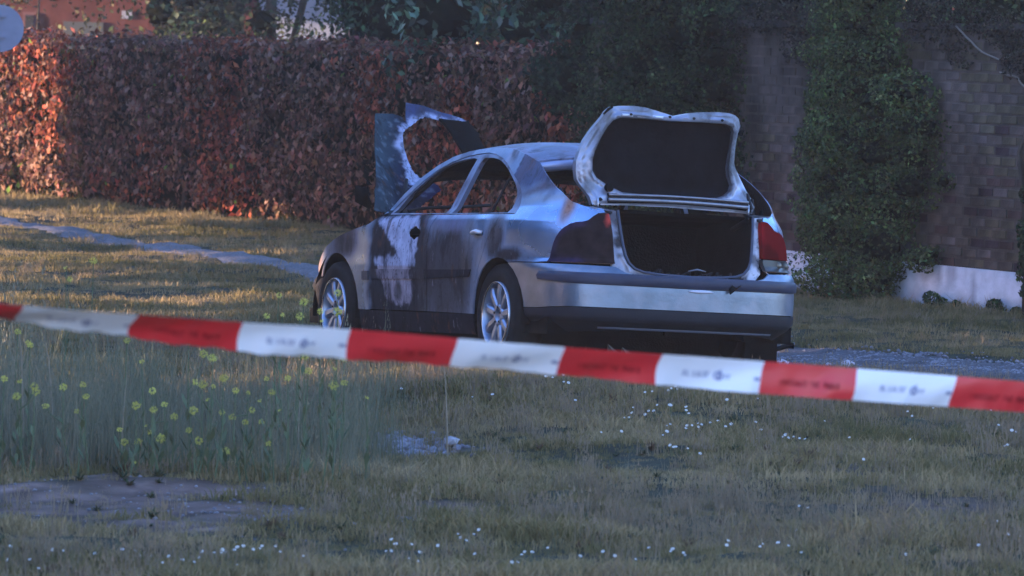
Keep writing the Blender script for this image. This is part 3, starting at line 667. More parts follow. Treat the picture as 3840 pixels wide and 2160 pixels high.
# door frames (rings round the missing glass)
fwin = [(3.40, .945), (3.335, 1.015), (3.27, 1.075), (3.10, 1.172), (2.95, 1.232), (2.80, 1.268), (2.65, 1.287), (2.51, 1.293), (2.462, 1.285), (2.478, 1.17), (2.505, 1.04), (2.523, .940)]
rwin = [(2.425, .940), (2.405, 1.05), (2.388, 1.17), (2.376, 1.265), (2.348, 1.292), (2.25, 1.293), (2.14, 1.283), (2.05, 1.266), (1.96, 1.238), (1.87, 1.205), (1.78, 1.165), (1.69, 1.125), (1.615, 1.082), (1.58, 1.045), (1.567, 1.005), (1.565, .965), (1.575, .940)]
q = .004
fout = [(3.43, .936), (3.445, .965), (3.34, 1.04), (3.178, 1.143), (3.01, 1.217), (2.83, 1.271), (2.63, 1.303), (2.5, 1.314), (2.432, 1.317), (2.437, 1.2), (2.452, 1.08), (2.478, .936)]
rout = [(2.472, .936), (2.448, 1.08), (2.433, 1.2), (2.428, 1.317), (2.33, 1.321), (2.185, 1.307), (2.045, 1.278), (1.94, 1.245), (1.847, 1.209), (1.765, 1.175), (1.68, 1.141), (1.605, 1.11), (1.55, 1.075), (1.512, 1.045), (1.489, 1.009), (1.472, .965), (1.455, .936)]
def frcol(s, z): return tuple(mixc(np.array((.13, .155, .24, .7)), (.07, .06, .08, .3), sst(.0, .3, nz(s, z, 3, 6, 3))*.7))
fd = [(2.61, .930), (3.43, .930), (3.56, .925), (3.615, .895), (3.605, .80), (3.595, .65), (3.60, .50), (3.615, .40), (3.62, .325), (2.655, .325), (2.645, .45), (2.64, .60), (2.66, .75), (2.64, .86), (2.60, .915)]
hole = [(2.885+.088*math.cos(a)+.012*math.cos(3*a), .815+.043*math.sin(a)+.004*math.sin(5*a)) for a in [i*math.pi/7 for i in range(14)]]
panel('front_door', fd, [hole], g=.017, mirror=True)
panel('door_frame', fout, [fwin], g=.03, off=.004, thick=.03, fcol=frcol)
rd = [(2.60, .930)]+[(p[0]+.002, p[1]) for p in [(1.455, .930), (1.50, .922)]+seam_r[1:]]+[(2.648, .325), (2.638, .45), (2.633, .60), (2.652, .75), (2.633, .86), (2.593, .915)]
panel('rear_door', rd, g=.028)
panel('door_frame', rout, [rwin], g=.03, off=.004, thick=.03, fcol=frcol)
# sill, fender
panel('sill', [(1.92, .318), (3.80, .318), (3.80, .195), (1.90, .195)], g=.05, fcol=lambda s, z: (.016, .016, .022, .15), off=.0)
farch = [(4.25+(.425 if a > 90 else .39)*-math.cos(R_(a)) if False else 4.25-(.43 if a < 90 else .37)*math.cos(R_(a)), .315+.372*math.sin(R_(a))) for a in range(0, 151, 9)]
fender = [(3.522, .955), (3.60, .912), (3.704, .876), (3.87, .853), (4.045, .826), (4.2, .80), (4.337, .768), (4.48, .725), (4.60, .67), (4.68, .62), (4.725, .585), (4.70, .55), (4.63, .525)]+[p for p in farch[::-1] if p[1] > .32 and p[0] < 4.62]+[(3.82, .322), (3.626, .322), (3.621, .40), (3.606, .50), (3.601, .65), (3.611, .80), (3.621, .895), (3.566, .928), (3.50, .94)]
panel('front_wing', fender, g=.03)
# wheel-arch lips and liners
for nm, cs, cy in (('wheel_arch_liner', 1.555, .955), ('wheel_arch_liner', 4.25, 3.655)):
    for sg_ in (-1, 1):
        V = []; F = []; n = 22; rr = .355 if cy < 2 else .385
        for i in range(n+1):
            a = R_(-8+196*i/n)
            for xx in (.872, .60): V.append((sg_*xx, cy+rr*math.cos(a), .318+rr*math.sin(a)))
        for i in range(n): F.append((2*i, 2*i+1, 2*i+3, 2*i+2))
        V.append((sg_*.60, cy, .318)); 
        for i in range(n): F.append((2*i+1, 2*i+3, len(V)-1))
        mesh_obj(nm, V, F, M_black, car)
# trims
panel('side_moulding', [(2.66, .585), (3.60, .583), (3.60, .520), (2.66, .525)], g=.05, off=-.007, thick=.013, fcol=lambda s, z: tuple(mixc(np.array(skin(s, z))*.9, (.04, .04, .05, .3), .25)))
panel('side_moulding', [(3.615, .570), (3.72, .570), (3.72, .512), (3.615, .512)], g=.05, off=-.014, thick=.02, fcol=lambda s, z: (.05, .055, .07, .5))
panel('side_moulding', [(1.935, .590), (2.63, .585), (2.63, .530), (1.965, .545)], g=.05, off=-.006, thick=.012, fcol=lambda s, z: (.020, .020, .026, .15))
for sg_ in (-1, 1):   # rear door handle
    P = [surf(1.80+.02*i, .815+.004*math.sin(i*.8), -.028 if 0 < i < 6 else -.004) for i in range(7)]
    mb = MB(); mb.tube([(p.x if sg_ < 0 else -p.x, p.y, p.z) for p in P], [.012, .015, .016, .016, .016, .014, .010], 8)
    mb.build('door_handle', mat('bright_handle', (.5, .5, .55), .35, metal=.6) if sg_ < 0 else bpy.data.materials['bright_handle'], car, True)
    P = [surf(1.80+.02*i, .815, .004) for i in range(7)]; mb = MB(); mb.tube([(-p.x if sg_ > 0 else p.x, p.y, p.z) for p in P], [.006, .014, .017, .017, .017, .014, .006], 8); mb.build('handle_recess', M_black, car)
# quarter light bar in the rear door
for sg_ in (-1, 1):
    P = [surf(1.835, 1.19, .02), surf(1.85, .945, .02)]; MB().tube([(p.x*-sg_, p.y, p.z) for p in P], .008, 6).build('window_bar', M_char, car)

# roof
def roof_pt(u, v, off=0):
    """u -1..1 across, v 0..1 from rear header to front header"""
    yr = .90+(2.55-.90)*v; s_ = np.interp(yr, PC[:, 1], LL)
    zt = np.interp(s_, [p[0] for p in rail_top[::-1]], [p[1] for p in rail_top[::-1]]); e = surf(s_, zt)
    crown = .062*(1-.35*abs(v-.5)); zc = zt+crown*(1-abs(u)**2.6)
    y = e.y+(-.10 if v < .5 else .14)*(1-u*u)*abs(v-.5)*2
    return Vector((-e.x*u*-1 if False else e.x*-u, y, zc-.001-off))
vo, F = tri2d([(-1, 0), (-.6, 0), (-.2, 0), (.2, 0), (.6, 0), (1, 0), (1, 1), (-1, 1)], g=.05)
def roofcol(u, v):
    c = np.array((.075, .095, .17, .5)); c = mixc(c, (.12, .11, .17, .4), sst(-.05, .3, nz(u*1.5, v*2, 3, 3, 3))*.7); c = mixc(c, (.26, .27, .34, .1), sst(.1, .35, nz(u*2, v*3, 9, 3, 3))*.5); return tuple(c)
shell('roof', vo, F, lambda u, v, o: roof_pt(u, v, o), roofcol, .012)
# rear header: a rounded beam below the roof edge
P = [roof_pt(-1+2*i/14, 0)+Vector((0, .012, -.035)) for i in range(15)]; mb = MB(); V = []; F = []
for i, p in enumerate(P):
    for dy, dz in ((-.008, .035), (-.02, .0), (-.01, -.035), (.05, -.04), (.08, .02)): V.append(p+Vector((0, dy, dz)))
for i in range(14):
    for k in range(5): a = i*5+k; b = i*5+(k+1) % 5; F.append((a, b, b+5, a+5))
mesh_obj('rear_header', V, F, M_paint, car, cols=[(.26, .30, .45, .8)]*len(V), smooth=True)
V = [v+Vector((0, 2.55-.9+.1, -.03)) for v in V]
P = [roof_pt(-1+2*i/14, 1)+Vector((0, -.03, -.035)) for i in range(15)]; V = []
for i, p in enumerate(P):
    for dy, dz in ((-.03, .03), (-.04, .0), (-.0, -.025), (.03, -.02), (.03, .03)): V.append(p+Vector((0, dy, dz)))
mesh_obj('front_header', V, F, M_char, car)

# inner pillars, floor, bulkheads, burnt seats (all soot black)
for sg_ in (-1, 1):
    for a, b in (((2.47, 1.30), (2.50, .93)), ((3.47, .97), (2.9, 1.29)), ((1.40, 1.0), (1.7, 1.27))):
        P = [surf(a[0]+(b[0]-a[0])*k/4, a[1]+(b[1]-a[1])*k/4, .04) for k in range(5)]
        MB().tube([(p.x*-sg_, p.y, p.z) for p in P], .022, 6).build('inner_pillar', M_char, car)
mb = MB(); mb.box(0, 2.3, .27, 1.62, 3.9, .10); mb.build('floor_pan', M_black, car)
mb = MB(); mb.box(0, 2.98, .60, 1.5, .05, .62); mb.build('bulkhead', M_black, car)
mb = MB(); mb.box(0, 1.25, .62, 1.46, .05, .60); mb.build('bulkhead', M_black, car)
def seat(x, y, w_):
    r = empty('seat_frame', (x, y, .32), 0, parent=car)
    mb = MB(); mb.tube([(-w_, .0, .12), (-w_*.85, -.14, .52), (w_*.85, -.14, .52), (w_, 0, .12)], .016, 6)
    for k in range(4): z_ = .2+.08*k; mb.tube([(-w_*.95, -.03-.03*k, z_), (w_*.95, -.03-.03*k, z_)], .008, 5)
    mb.build('backrest_frame', M_char, r); mb = MB(); mb.tube([(-w_, 0, .12), (-w_, .42, .14), (w_, .42, .14), (w_, 0, .12)], .016, 6); mb.build('base_frame', M_char, r)
for x in (-.38, .38): seat(x, 2.15, .23)
seat(0, 1.42, .6)
mb = MB(); mb.tube([(-.70, 2.88, .86), (-.3, 2.82, .88), (.3, 2.82, .88), (.70, 2.88, .86)], .05, 8); mb.build('dashboard_frame', M_char, car, True)
P = [(-.38+.17*math.cos(a), 2.62+.06*math.sin(a), .80+.15*math.sin(a)) for a in [i*math.pi/10 for i in range(21)]]
MB().tube(P, .011, 6, False).build('steering_wheel', M_char, car)
# parcel shelf / scuttle
def deck(name, y0, y1, z0, z1, m_, hw=.70):
    V = []; F = []
    for i in range(7):
        t = i/6
        for k in range(9):
            u = -1+k/4; V.append((hw*u, y0+(y1-y0)*t, z0+(z1-z0)*t+.012*nz(u*2, t*3, 1, 1, 2)))
    for i in range(6):
        for k in range(8): a = i*9+k; F.append((a, a+1, a+10, a+9))
    n = len(V); V += [(x, y, z-.02) for x, y, z in V]; F += [tuple(j+n for j in f[::-1]) for f in F]
    b = bound_edges(F[:48]); F += [(a, a+n, c+n, c) for a, c in b]
    mesh_obj(name, V, F, m_, car)
deck('parcel_shelf', .62, 1.25, .985, .93, M_black, .66)
deck('scuttle', 2.86, 3.14, .915, .93, M_char, .74)

# engine bay remains
eb = MB(); eb.box(0, 3.6, .52, .9, .55, .38); eb.box(-.3, 3.75, .70, .3, .3, .16); eb.box(.35, 3.5, .74, .25, .4, .12); eb.tube([(-.62, 3.1, .78), (-.62, 3.9, .72), (0, 4.2, .60), (.62, 3.9, .72), (.62, 3.1, .78)], .035, 8); eb.tube([(-.5, 4.32, .40), (.5, 4.32, .40)], .04, 8)
eb.build('engine_block', M_char, car)
bb = MB(); bb.tube([(-.80, 4.06, .50), (-.74, 4.25, .47), (-.5, 4.42, .46), (0, 4.5, .45), (.5, 4.42, .46), (.74, 4.25, .47), (.80, 4.06, .50)], [.05, .06, .07, .07, .07, .06, .05], 8)
bb.tube([(-.80, 4.02, .58), (-.835, 3.99, .45), (-.825, 3.98, .36), (-.80, 4.0, .27)], [.03, .045, .035, .012], 6)
bb.tube([(-.78, 4.08, .40), (-.80, 4.04, .30), (-.76, 4.1, .18)], [.05, .04, .015], 6); bb.build('melted_bumper_remains', M_char, car, True)
MB().tube([(-.845, 4.02, .455), (-.85, 4.005, .40), (-.842, 4.0, .36)], [.004, .012, .003], 6).build('molten_drip', mat('bare_alloy', (.6, .55, .5), .4, metal=.5), car, True)

# rear bumper and its trims
top = [(-1.415, .636), (-1.30, .638), (-1.12, .638), (-.8, .636), (-.52, .632), (-.46, .60), (-.35, .577), (0, .572), (.35, .577), (.46, .60), (.52, .632), (.8, .636), (1.12, .638), (1.30, .638), (1.415, .636)]
ra = [(p[0], p[1]) for p in rarch if p[1] > .38 and p[0] < 1.42 and p[1] < .63]
low = [(1.215, .374), (1.10, .374), (.81, .390), (.475, .390), (0, .390)]
bo = top+ra+low+[(-a, b) for a, b in low[:-1][::-1]]+[(-a, b) for a, b in ra[::-1]]
vo, F = tri2d(bo, g=.035)
shell('rear_bumper', vo, F, lambda u, v, o: surf(u, v, o), bumpcol, .012, [M_paint, M_black])
val = [(1.21, .369), (1.10, .369), (.81, .385), (0, .385), (-.81, .385), (-1.10, .369), (-1.21, .369), (-1.185, .28), (-1.0, .235), (-.7, .245), (-.4, .262), (0, .262), (.4, .262), (.7, .245), (1.0, .235), (1.185, .28)]
vo, F = tri2d(val, g=.045); shell('lower_valance', vo, F, lambda u, v, o: surf(u, v, -.004+o+.10*sst(.33, .23, v)), None, .01, [M_plastic, M_black])
st = [(-1.04, .592), (1.04, .592), (1.055, .567), (1.045, .541), (.84, .530), (.745, .524), (0, .519), (-.745, .524), (-.84, .530), (-1.045, .541), (-1.055, .567)]
vo, F = tri2d(st, g=.04); shell('bumper_strip', vo, F, lambda u, v, o: surf(u, v, -.016+o+.010*(abs(v-.556)/.036)**3), None, .02, [mat('strip_plastic', (.028, .032, .056), .5, spec=.2, var=.12, vscale=9), M_black])
P = [surf(-.62+1.24*i/16, .272, .06) for i in range(17)]; MB().tube(P, .011, 6).build('valance_lip', mat('lip_plastic', (.07, .08, .11), .5), car, True)
# pale raised patch in the middle of the bumper skin
MB().tube([surf(-.08+.16*i/6-.02, .507+.0*i, -.004) for i in range(7)], [.003, .008, .010, .011, .010, .008, .003], 8).build('pale_patch', mat('pale_bumper_mark', (.42, .43, .52), .4), car, True)

# tail lights
def lens(name, out, colf, off, thick, m_, sgn):
    vo, F = tri2d(out, g=.025); shell(name, vo, F, lambda u, v, o: (lambda p: Vector((p.x*sgn, p.y, p.z)))(surf(u, v, off+o)), colf, thick, [m_, M_black])
L_in = [(.520, .650), (.530, .74), (.540, .83), (.556, .90), (.572, .945)]
Lout = L_in+[(.60, .948)]+[(a-.006, b-.002) for a, b in light_edge[1:]]
def redlens(s, z):
    return tuple(mixc(mixc(np.array((.11, .005, .007, 1)), (.06, .003, .004, 1), sst(.0, .2, nz(s, z, 1, 4, 2))), (.20, .008, .010, 1), sst(.60, .56, s)*sst(.80, .9, z)))
def sootlens(s, z):
    c = np.array((.018, .012, .013, 1)); c = mixc(c, (.03, .022, .06, 1), sst(.05, .0, dist_edge(s, z, [Lout]))*.7*sst(.7, .8, s)); c = mixc(c, (.40, .05, .04, 1), blob(s, z, .575, .915, .02, .035, .4)); return tuple(c)
M_lens = mat('red_lens', vcol=True, rough=.4, spec=.0); M_slens = mat('sooted_lens', vcol=True, rough=.7, spec=.0, var=.4, vscale=14)
lens('tail_light', Lout, sootlens, -.008, .03, M_slens, 1)
redp = [p for p in Lout if p[1] > .725]
RO = [(.534, .724), (.540, .83), (.556, .90), (.572, .945), (.60, .948)]+[(a-.006, b-.002) for a, b in light_edge[1:]if b > .725]+[(.988, .724)]
lens('tail_light', RO, redlens, -.008, .03, M_lens, -1)
RL = [(.520, .650), (.533, .719), (.989, .719), (1.0, .650)]
lens('tail_light', RL, lambda s, z: (.10, .09, .085, 1), -.008, .03, mat('clear_lens', (.022, .020, .020), .3, vcol=False, spec=.2), -1)
for a in (.72, .86):
    p = surf(a, .69, -.012); MB().tube([(-p.x, p.y+.012, p.z), (-p.x, p.y-.004, p.z)], [.022, .018], 12).build('bulb_reflector', mat('reflector', (.14, .13, .11), .3, metal=.5) if a == .72 else bpy.data.materials['reflector'], car, True)
for sg_ in (-1, 1):
    P = [surf(.53+.46*i/10, .651, .012) for i in range(11)]; MB().tube([(p.x*-sg_, p.y-.004, p.z) for p in P], .006, 6).build('light_gasket', mat('warm_gasket', (.16, .12, .10), .6) if sg_ < 0 else bpy.data.materials['warm_gasket'], car)

# boot opening frame
def rear_pt(x, z, off=0):    # panel just inside the bumper line
    y = .105+.20*(abs(x)/.62)**2.2*.5+max(0, z-.62)*.20
    return Vector((x, y+off, z))
open_ = [(-.455, .965), (-.445, .86), (-.432, .76), (-.42, .70), (-.40, .655), (-.365, .622), (-.31, .604), (-.2, .594), (0, .588), (.2, .594), (.31, .604), (.365, .622), (.40, .655), (.42, .70), (.432, .76), (.445, .86), (.455, .965)]
outer = [(-.60, .985), (-.545, .955), (-.53, .90), (-.515, .80), (-.50, .70), (-.49, .63), (-.44, .578), (-.3, .562), (0, .556), (.3, .562), (.44, .578), (.49, .63), (.50, .70), (.515, .80), (.53, .90), (.545, .955), (.60, .985)]
fr = outer+open_[::-1]
vo, F = tri2d(fr, g=.022)
def frame_h(u, v):
    d = dist_edge(u, v, [open_]); return -.012*math.exp(-((d-.012)/.010)**2)
def framecol(u, v):
    c = np.array((.24, .26, .34, .8)); d = dist_edge(u, v, [open_]); c = mixc(c, (.34, .35, .42, .3), sst(.03, .05, d)*.5)
    if u > .2: c = mixc(c, (.55, .56, .66, .1), sst(.012, .03, d)*.95)
    if v < .62: c = mixc(c, (.45, .45, .52, .1), sst(.004, .012, d)*sst(.026, .016, d)*.8)
    c = mixc(c, (.05, .05, .06, .2), sst(.12, .3, nz(u*2, v*2, 5, 4, 3))*.8); return tuple(c)
shell('boot_opening_frame', vo, F, lambda u, v, o: rear_pt(u, v, frame_h(u, v)+o), framecol, .02)
# rubber seal
P = [rear_pt(a*.985, b+.004, -.012) for a, b in open_]; MB().tube(P, .009, 6, False).build('boot_seal', mat('seal_rubber', (.05, .06, .09), .6), car, True)
# wing flanges joining light and frame (top corners)
for sg_ in (-1, 1):
    V = [surf(.60, .965), surf(.80, .985), (-.50, .42, .995), (-.46, .24, .972), surf(.56, .952)]; V = [Vector(v) for v in V]
    V2 = [v-Vector((0, 0, .012)) for v in V]; VV = [(v.x*-sg_, v.y, v.z) for v in V+V2]; n = 5
    F = [tuple(range(5)), tuple(range(9, 4, -1))]+[(i, i+5, (i+1) % 5+5, (i+1) % 5) for i in range(5)]
    mesh_obj('boot_gutter', VV, F, M_char, car)
# boot tub
tub = []
ring = [(a*1.0, b) for a, b in open_]
V = []; F = []; depth = [.0, .05, .4, .85, .98]; n = len(ring)
for k, d in enumerate(depth):
    for a, b in ring:
        p = rear_pt(a, b, .015); wd = 1+.25*min(1, k); zz = b if k == 0 else (b if b > .9 else max(.36, b-.26)); V.append((p.x*wd, p.y+d, zz))
for k in range(len(depth)-1):
    for i in range(n-1): a = k*n+i; F.append((a, a+1, a+n+1, a+n))
F.append(tuple((len(depth)-1)*n+i for i in range(n)))
mesh_obj('boot_interior', V, F, M_black, car)
mb = MB()
for k in range(26):
    x, y = random.uniform(-.42, .42), random.uniform(.25, .7); s_ = random.uniform(.02, .07); mb.tube([(x-s_, y, .37+random.uniform(0, .22)), (x, y+.02, .42+random.uniform(0, .2)), (x+s_, y-.02, .38+random.uniform(0, .14))], [s_*.3, s_*.5, s_*.2], 5)
for k in range(14):
    x = random.uniform(-.30, .36); mb.tube([(x, .14, .585), (x+random.uniform(-.03, .03), .13, .60+random.uniform(0, .035)), (x+random.uniform(-.06, .06), .15, .60)], [.012, .009, .003], 5)
mb.build('burnt_debris', M_char, car)['kind'] = 'stuff'
MB().tube([(-.02, .10, .628), (.04, .10, .640), (.10, .11, .630)], [.003, .006, .003], 6).build('lock_striker', mat('striker_metal', (.15, .16, .19), .4, metal=.6), car, True)
# flap of burnt carpet hanging over the bumper edge
V = [(.235, .06, .600), (.33, .06, .600), (.30, .025, .575), (.285, .0, .555), (.245, -.018, .53), (.205, -.022, .500), (.20, -.02, .53), (.225, .0, .56), (.215, .03, .585)]
V2 = [(x, y+.012, z) for x, y, z in V]; n = len(V); F = [tuple(range(n)), tuple(range(2*n-1, n-1, -1))]+[(i, i+n, (i+1) % n+n, (i+1) % n) for i in range(n)]
mesh_obj('burnt_flap', V+V2, F, M_black, car)

# open boot lid (parent for its own pieces)
lid = empty('boot_lid', (0, 0, 0), 0, parent=car)
lo = [(-.50, 1.00), (-.515, 1.05), (-.55, 1.10), (-.583, 1.15), (-.593, 1.205), (-.591, 1.26), (-.572, 1.32), (-.543, 1.387), (-.50, 1.455), (-.445, 1.53), (-.425, 1.565), (-.395, 1.592), (-.33, 1.603), (-.25, 1.608), (-.177, 1.603), (-.09, 1.585), (-.029, 1.572), (.018, 1.561), (.06, 1.571), (.12, 1.585), (.191, 1.595), (.30, 1.603), (.39, 1.602), (.435, 1.592), (.462, 1.57), (.478, 1.53), (.470, 1.48), (.460, 1.40), (.457, 1.30), (.468, 1.27), (.50, 1.215), (.545, 1.145), (.579, 1.09), (.592, 1.04), (.575, 1.0), (.3, 1.005), (0, 1.012), (-.3, 1.008)]
li = [(-.40, 1.125), (-.47, 1.165), (-.498, 1.205), (-.500, 1.27), (-.488, 1.32), (-.455, 1.40), (-.415, 1.475), (-.385, 1.512), (-.34, 1.533), (-.2, 1.535), (0, 1.530), (.2, 1.535), (.355, 1.535), (.405, 1.52), (.425, 1.49), (.423, 1.42), (.412, 1.33), (.404, 1.27), (.412, 1.22), (.435, 1.165), (.425, 1.13), (.385, 1.10), (.34, 1.085), (.1, 1.078), (-.15, 1.080), (-.31, 1.085)]
def lid_y(u, v): return .50-.03*sst(1.4, 1.62, v)+.015*(u/.5)**2-.05*sst(1.15, 1.0, v)
def lid_h(u, v):
    d1 = dist_edge(u, v, [lo]); d2 = dist_edge(u, v, [li]); h = .028*sst(0, .028, d1)*(1)+.012*math.exp(-((d2-.016)/.009)**2)-.012*math.exp(-((d1-.032)/.009)**2)
    return h
def lidcol(u, v):
    c = np.array((.24, .26, .34, .85)); d2 = dist_edge(u, v, [li])
    c = mixc(c, (.14, .15, .17, .4), sst(.0, .28, nz(u*2, v*2, 14, 3, 3))*.75)
    if u < -.40 and v > 1.3: c = mixc(c, (.15, .16, .18, .5), sst(1.3, 1.42, v)*.7)
    if u > .4 and 1.25 < v < 1.5: c = mixc(c, (.13, .15, .18, .5), .75)
    c = mixc(c, (.05, .05, .06, .3), sst(.022, .0, d2)*.8); return tuple(c)
vo, F = tri2d(lo, [li], g=.016)
shell('lid_rim', vo, F, lambda u, v, o: Vector((u, lid_y(u, v)-lid_h(u, v)+o*(1 if o else 0), v)), lidcol, .045, parent=lid)
vo, F = tri2d(lo, g=.05); shell('lid_skin', vo, F, lambda u, v, o: Vector((u*.99, lid_y(u, v)+.05+.045*math.cos(min(1, abs(u)/.6)*1.5)*math.sin(max(0, min(1, (v-1)/.6))*3.14)-(o if o else 0), 1+(v-1)*.992)), lambda u, v: (.14, .14, .2, .5), .008, parent=lid)
vo, F = tri2d([(a*1.01, 1.3+(b-1.3)*1.012) for a, b in li], g=.03)
shell('lid_liner', vo, F, lambda u, v, o: Vector((u, lid_y(u, v)+.02+.012*nz(u, v, 3, 4, 3)+o, v)), lambda u, v: (.005, .005, .0065, 0), .01, [mat('burnt_liner', vcol=True, rough=.95, spec=.05, var=.4, vscale=8, bump=.8, bscale=25), M_black], parent=lid)
M_seal = mat('brushed_channel', (.22, .22, .25), .35, metal=.6, var=.12, vscale=30)
for z_, r_ in ((1.066, .007), (1.036, .011)):
    P = [(-.41+.93*i/12, .425-.0*i, z_+.010*math.sin(math.pi*i/12)) for i in range(13)]; MB().tube(P, r_, 8).build('channel_strip', M_seal, lid, True)
V, F = box_vf(0, 0, 0, 1, 1, 1); P = [(-.41+.93*i/12, .45, 1.045+.010*math.sin(math.pi*i/12)) for i in range(13)]; MB().tube(P, .030, 8).build('channel_back', M_char, lid)
MB().tube([(-.405, .455, 1.108), (-.405, .43, 1.108)], [.026, .026], 14).build('lamp_hole', M_black, lid)
for a in (-.28, -.02, .14, .33): MB().tube([(a, .44, 1.553), (a, .455, 1.553)], .008, 8).build('bolt_hole', M_black, lid)
for a in (-.3, -.2, -.1): MB().tube([(a-.035, .452, 1.548), (a+.035, .452, 1.548)], .009, 6).build('reinforcement', mat('pale_reinforcement', (.55, .57, .66), .4, metal=.4) if a == -.3 else bpy.data.materials['pale_reinforcement'], lid, True)
MB().tube([(-.455, .46, 1.545), (-.43, .44, 1.578), (-.40, .45, 1.59)], [.006, .01, .005], 6).build('rubber_buffer', M_black, lid)
MB().tube([(.462, .46, 1.475), (.462, .44, 1.498)], [.016, .014], 8).build('rubber_buffer', M_black, lid)
for sg_, x0 in ((-1, -.46), (1, .545)):
    mb = MB(); mb.tube([(x0, .50, 1.12), (x0+.005, .46, 1.03), (x0+.0, .47, .96), (x0-.03*sg_, .62, .90)], [.012, .02, .018, .016], 7)
    mb.tube([(x0+.03*sg_, .49, 1.09), (x0+.035*sg_, .47, .99), (x0+.03*sg_, .5, .93)], .010, 6); mb.build('hinge_arm', M_char, lid, True)
    MB().tube([(x0-.015, .44, 1.05), (x0-.012, .44, .965)], .005, 6).build('gas_strut', mat('strut_rod', (.4, .42, .5), .3, metal=.7) if sg_ < 0 else bpy.data.materials['strut_rod'], lid, True)
MB().tube([(.605, .42, 1.02), (.60, .40, .96), (.575, .34, .93), (.55, .32, .90)], [.012, .02, .03, .02], 7).build('burnt_hinge', M_black, lid, True)

# raised bonnet, half burnt away
bon = empty('bonnet', (0, 0, 0), 0, parent=car)
bd = Vector((0, 3.7-3.15, 1.66-.97)).normalized(); bn = Vector((0, bd.z, -bd.y))      # plane axis and its normal (towards the nose, outer side faces the camera... )
def bpos(x, v, off=0): return Vector((x, 3.15, .97))+bd*v+bn*off
RA = [(-.86, -.06), (-.838, .02), (-.825, .096), (-.808, .141), (-.785, .23), (-.762, .321), (-.70, .57), (-.645, .80), (-.630, .838), (-.594, .862), (-.55, .875), (-.493, .879), (-.44, .868), (-.417, .849), (-.402, .814), (-.385, .90), (-.364, .99), (-.33, .978), (-.236, .954), (-.16, .93), (-.08, .903), (-.02, .872), (.022, .851), (.034, .838)]
ragged = [(.01, .822), (-.01, .829), (-.03, .815), (-.055, .822), (-.08, .813), (-.11, .834), (-.14, .838), (-.182, .854), (-.22, .862), (-.256, .864), (-.31, .845), (-.36, .80), (-.39, .77), (-.43, .73), (-.455, .69), (-.466, .64), (-.470, .60), (-.466, .556), (-.458, .50), (-.45, .45), (-.441, .397), (-.41, .355), (-.376, .325), (-.34, .30), (-.30, .28), (-.28, .23), (-.33, .20), (-.38, .16), (-.46, .08), (-.55, .0), (-.637, -.06), (-.757, -.08)]
RB = RA+ragged
def jag(p, i): return (p[0]+.006*math.sin(i*12.9898)*(1), p[1]+.006*math.sin(i*78.233))
def resamp_open(p, g):
    out = []
    for a, b in zip(p[:-1], p[1:]):
        n = max(1, int(math.hypot(b[0]-a[0], b[1]-a[1])/g+.5)); out += [(a[0]+(b[0]-a[0])*k/n, a[1]+(b[1]-a[1])*k/n) for k in range(n)]
    return out+[p[-1]]
RB = RA+[jag(p, i) for i, p in enumerate(resamp_open(ragged, .018))]
HOLE = ragged[:22]; HPTS = resamp_open(HOLE, .02)
def bsag(x, v): return .05*math.cos(min(1.4, (x+.45)*2.2))+.03*nz(x, v, 1, 3, 2)-.10*sst(-.55, -.80, x)
def boncol(x, v):
    d = min([math.hypot(x-a, v-b) for a, b in HPTS])
    c = np.array((.012, .012, .030, .12)); c = mixc(c, (.030, .048, .060, .10), sst(.28, .0, x+.80-.22*v+.03*nz(x, v, 1, 4, 3))*.9)
    c = mixc(c, (.02, .022, .03, .15), sst(-.12, -.5, nz(x, v, 7, 5, 3))*.5)
    if x > -.40 and v > .8: c = np.array((.028, .036, .085, .45))
    w_ = .022+.03*nz(x, v, 4, 12, 3)+(.06*sst(.5, .3, v))
    c = mixc(c, (.26, .28, .40, .1), sst(w_+.025, w_, d)*.95)
    c = mixc(c, (.15, .18, .22, .2), sst(.34, .46, nz(x*2, v*2, 17, 12, 3))*.35); return tuple(c)
vo, F = tri2d(RB, g=.02); shell('bonnet_skin', vo, F, lambda u, v, o: bpos(u, v, bsag(u, v)+o), boncol, .006, parent=bon)
RC = [(-.17, .835), (-.10, .822), (-.04, .825), (.02, .822), (.040, .838), (.040, .80), (.055, .785), (.060, .75), (.085, .72), (.080, .69), (.090, .65), (.11, .60), (.135, .56), (.16, .50), (.20, .40), (.16, .37), (.08, .42), (.02, .50), (-.06, .55), (-.08, .60), (-.095, .66), (-.11, .72), (-.13, .77), (-.15, .81)]
vo, F = tri2d(RC, g=.03); shell('bonnet_inner_frame', vo, F, lambda u, v, o: bpos(u, v, .01+.01*nz(u, v, 2, 9, 2)+o), lambda u, v: (.012, .012, .014, 0), .02, [M_black, M_black], parent=bon)
MB().tube([(-.86, 3.16, 1.15), (-.90, 3.18, 1.10), (-.895, 3.19, 1.04), (-.84, 3.17, .99)], [.03, .055, .05, .02], 8).build('charred_hinge_cover', M_black, bon, True)
for sg_ in (-1, 1): MB().tube([(sg_*.62, 3.08, .93), (sg_*.60, 3.2, 1.0), tuple(bpos(sg_*.55, .25, -.03))], [.02, .02, .012], 7).build('bonnet_hinge', M_char, bon, True)
P = [(-.70, 3.18, .955), (-.45, 3.17, 1.0), (-.2, 3.165, 1.02), (0, 3.16, 1.04)]
MB().tube(P, .012, 6).build('bonnet_edge', M_char, bon, True)

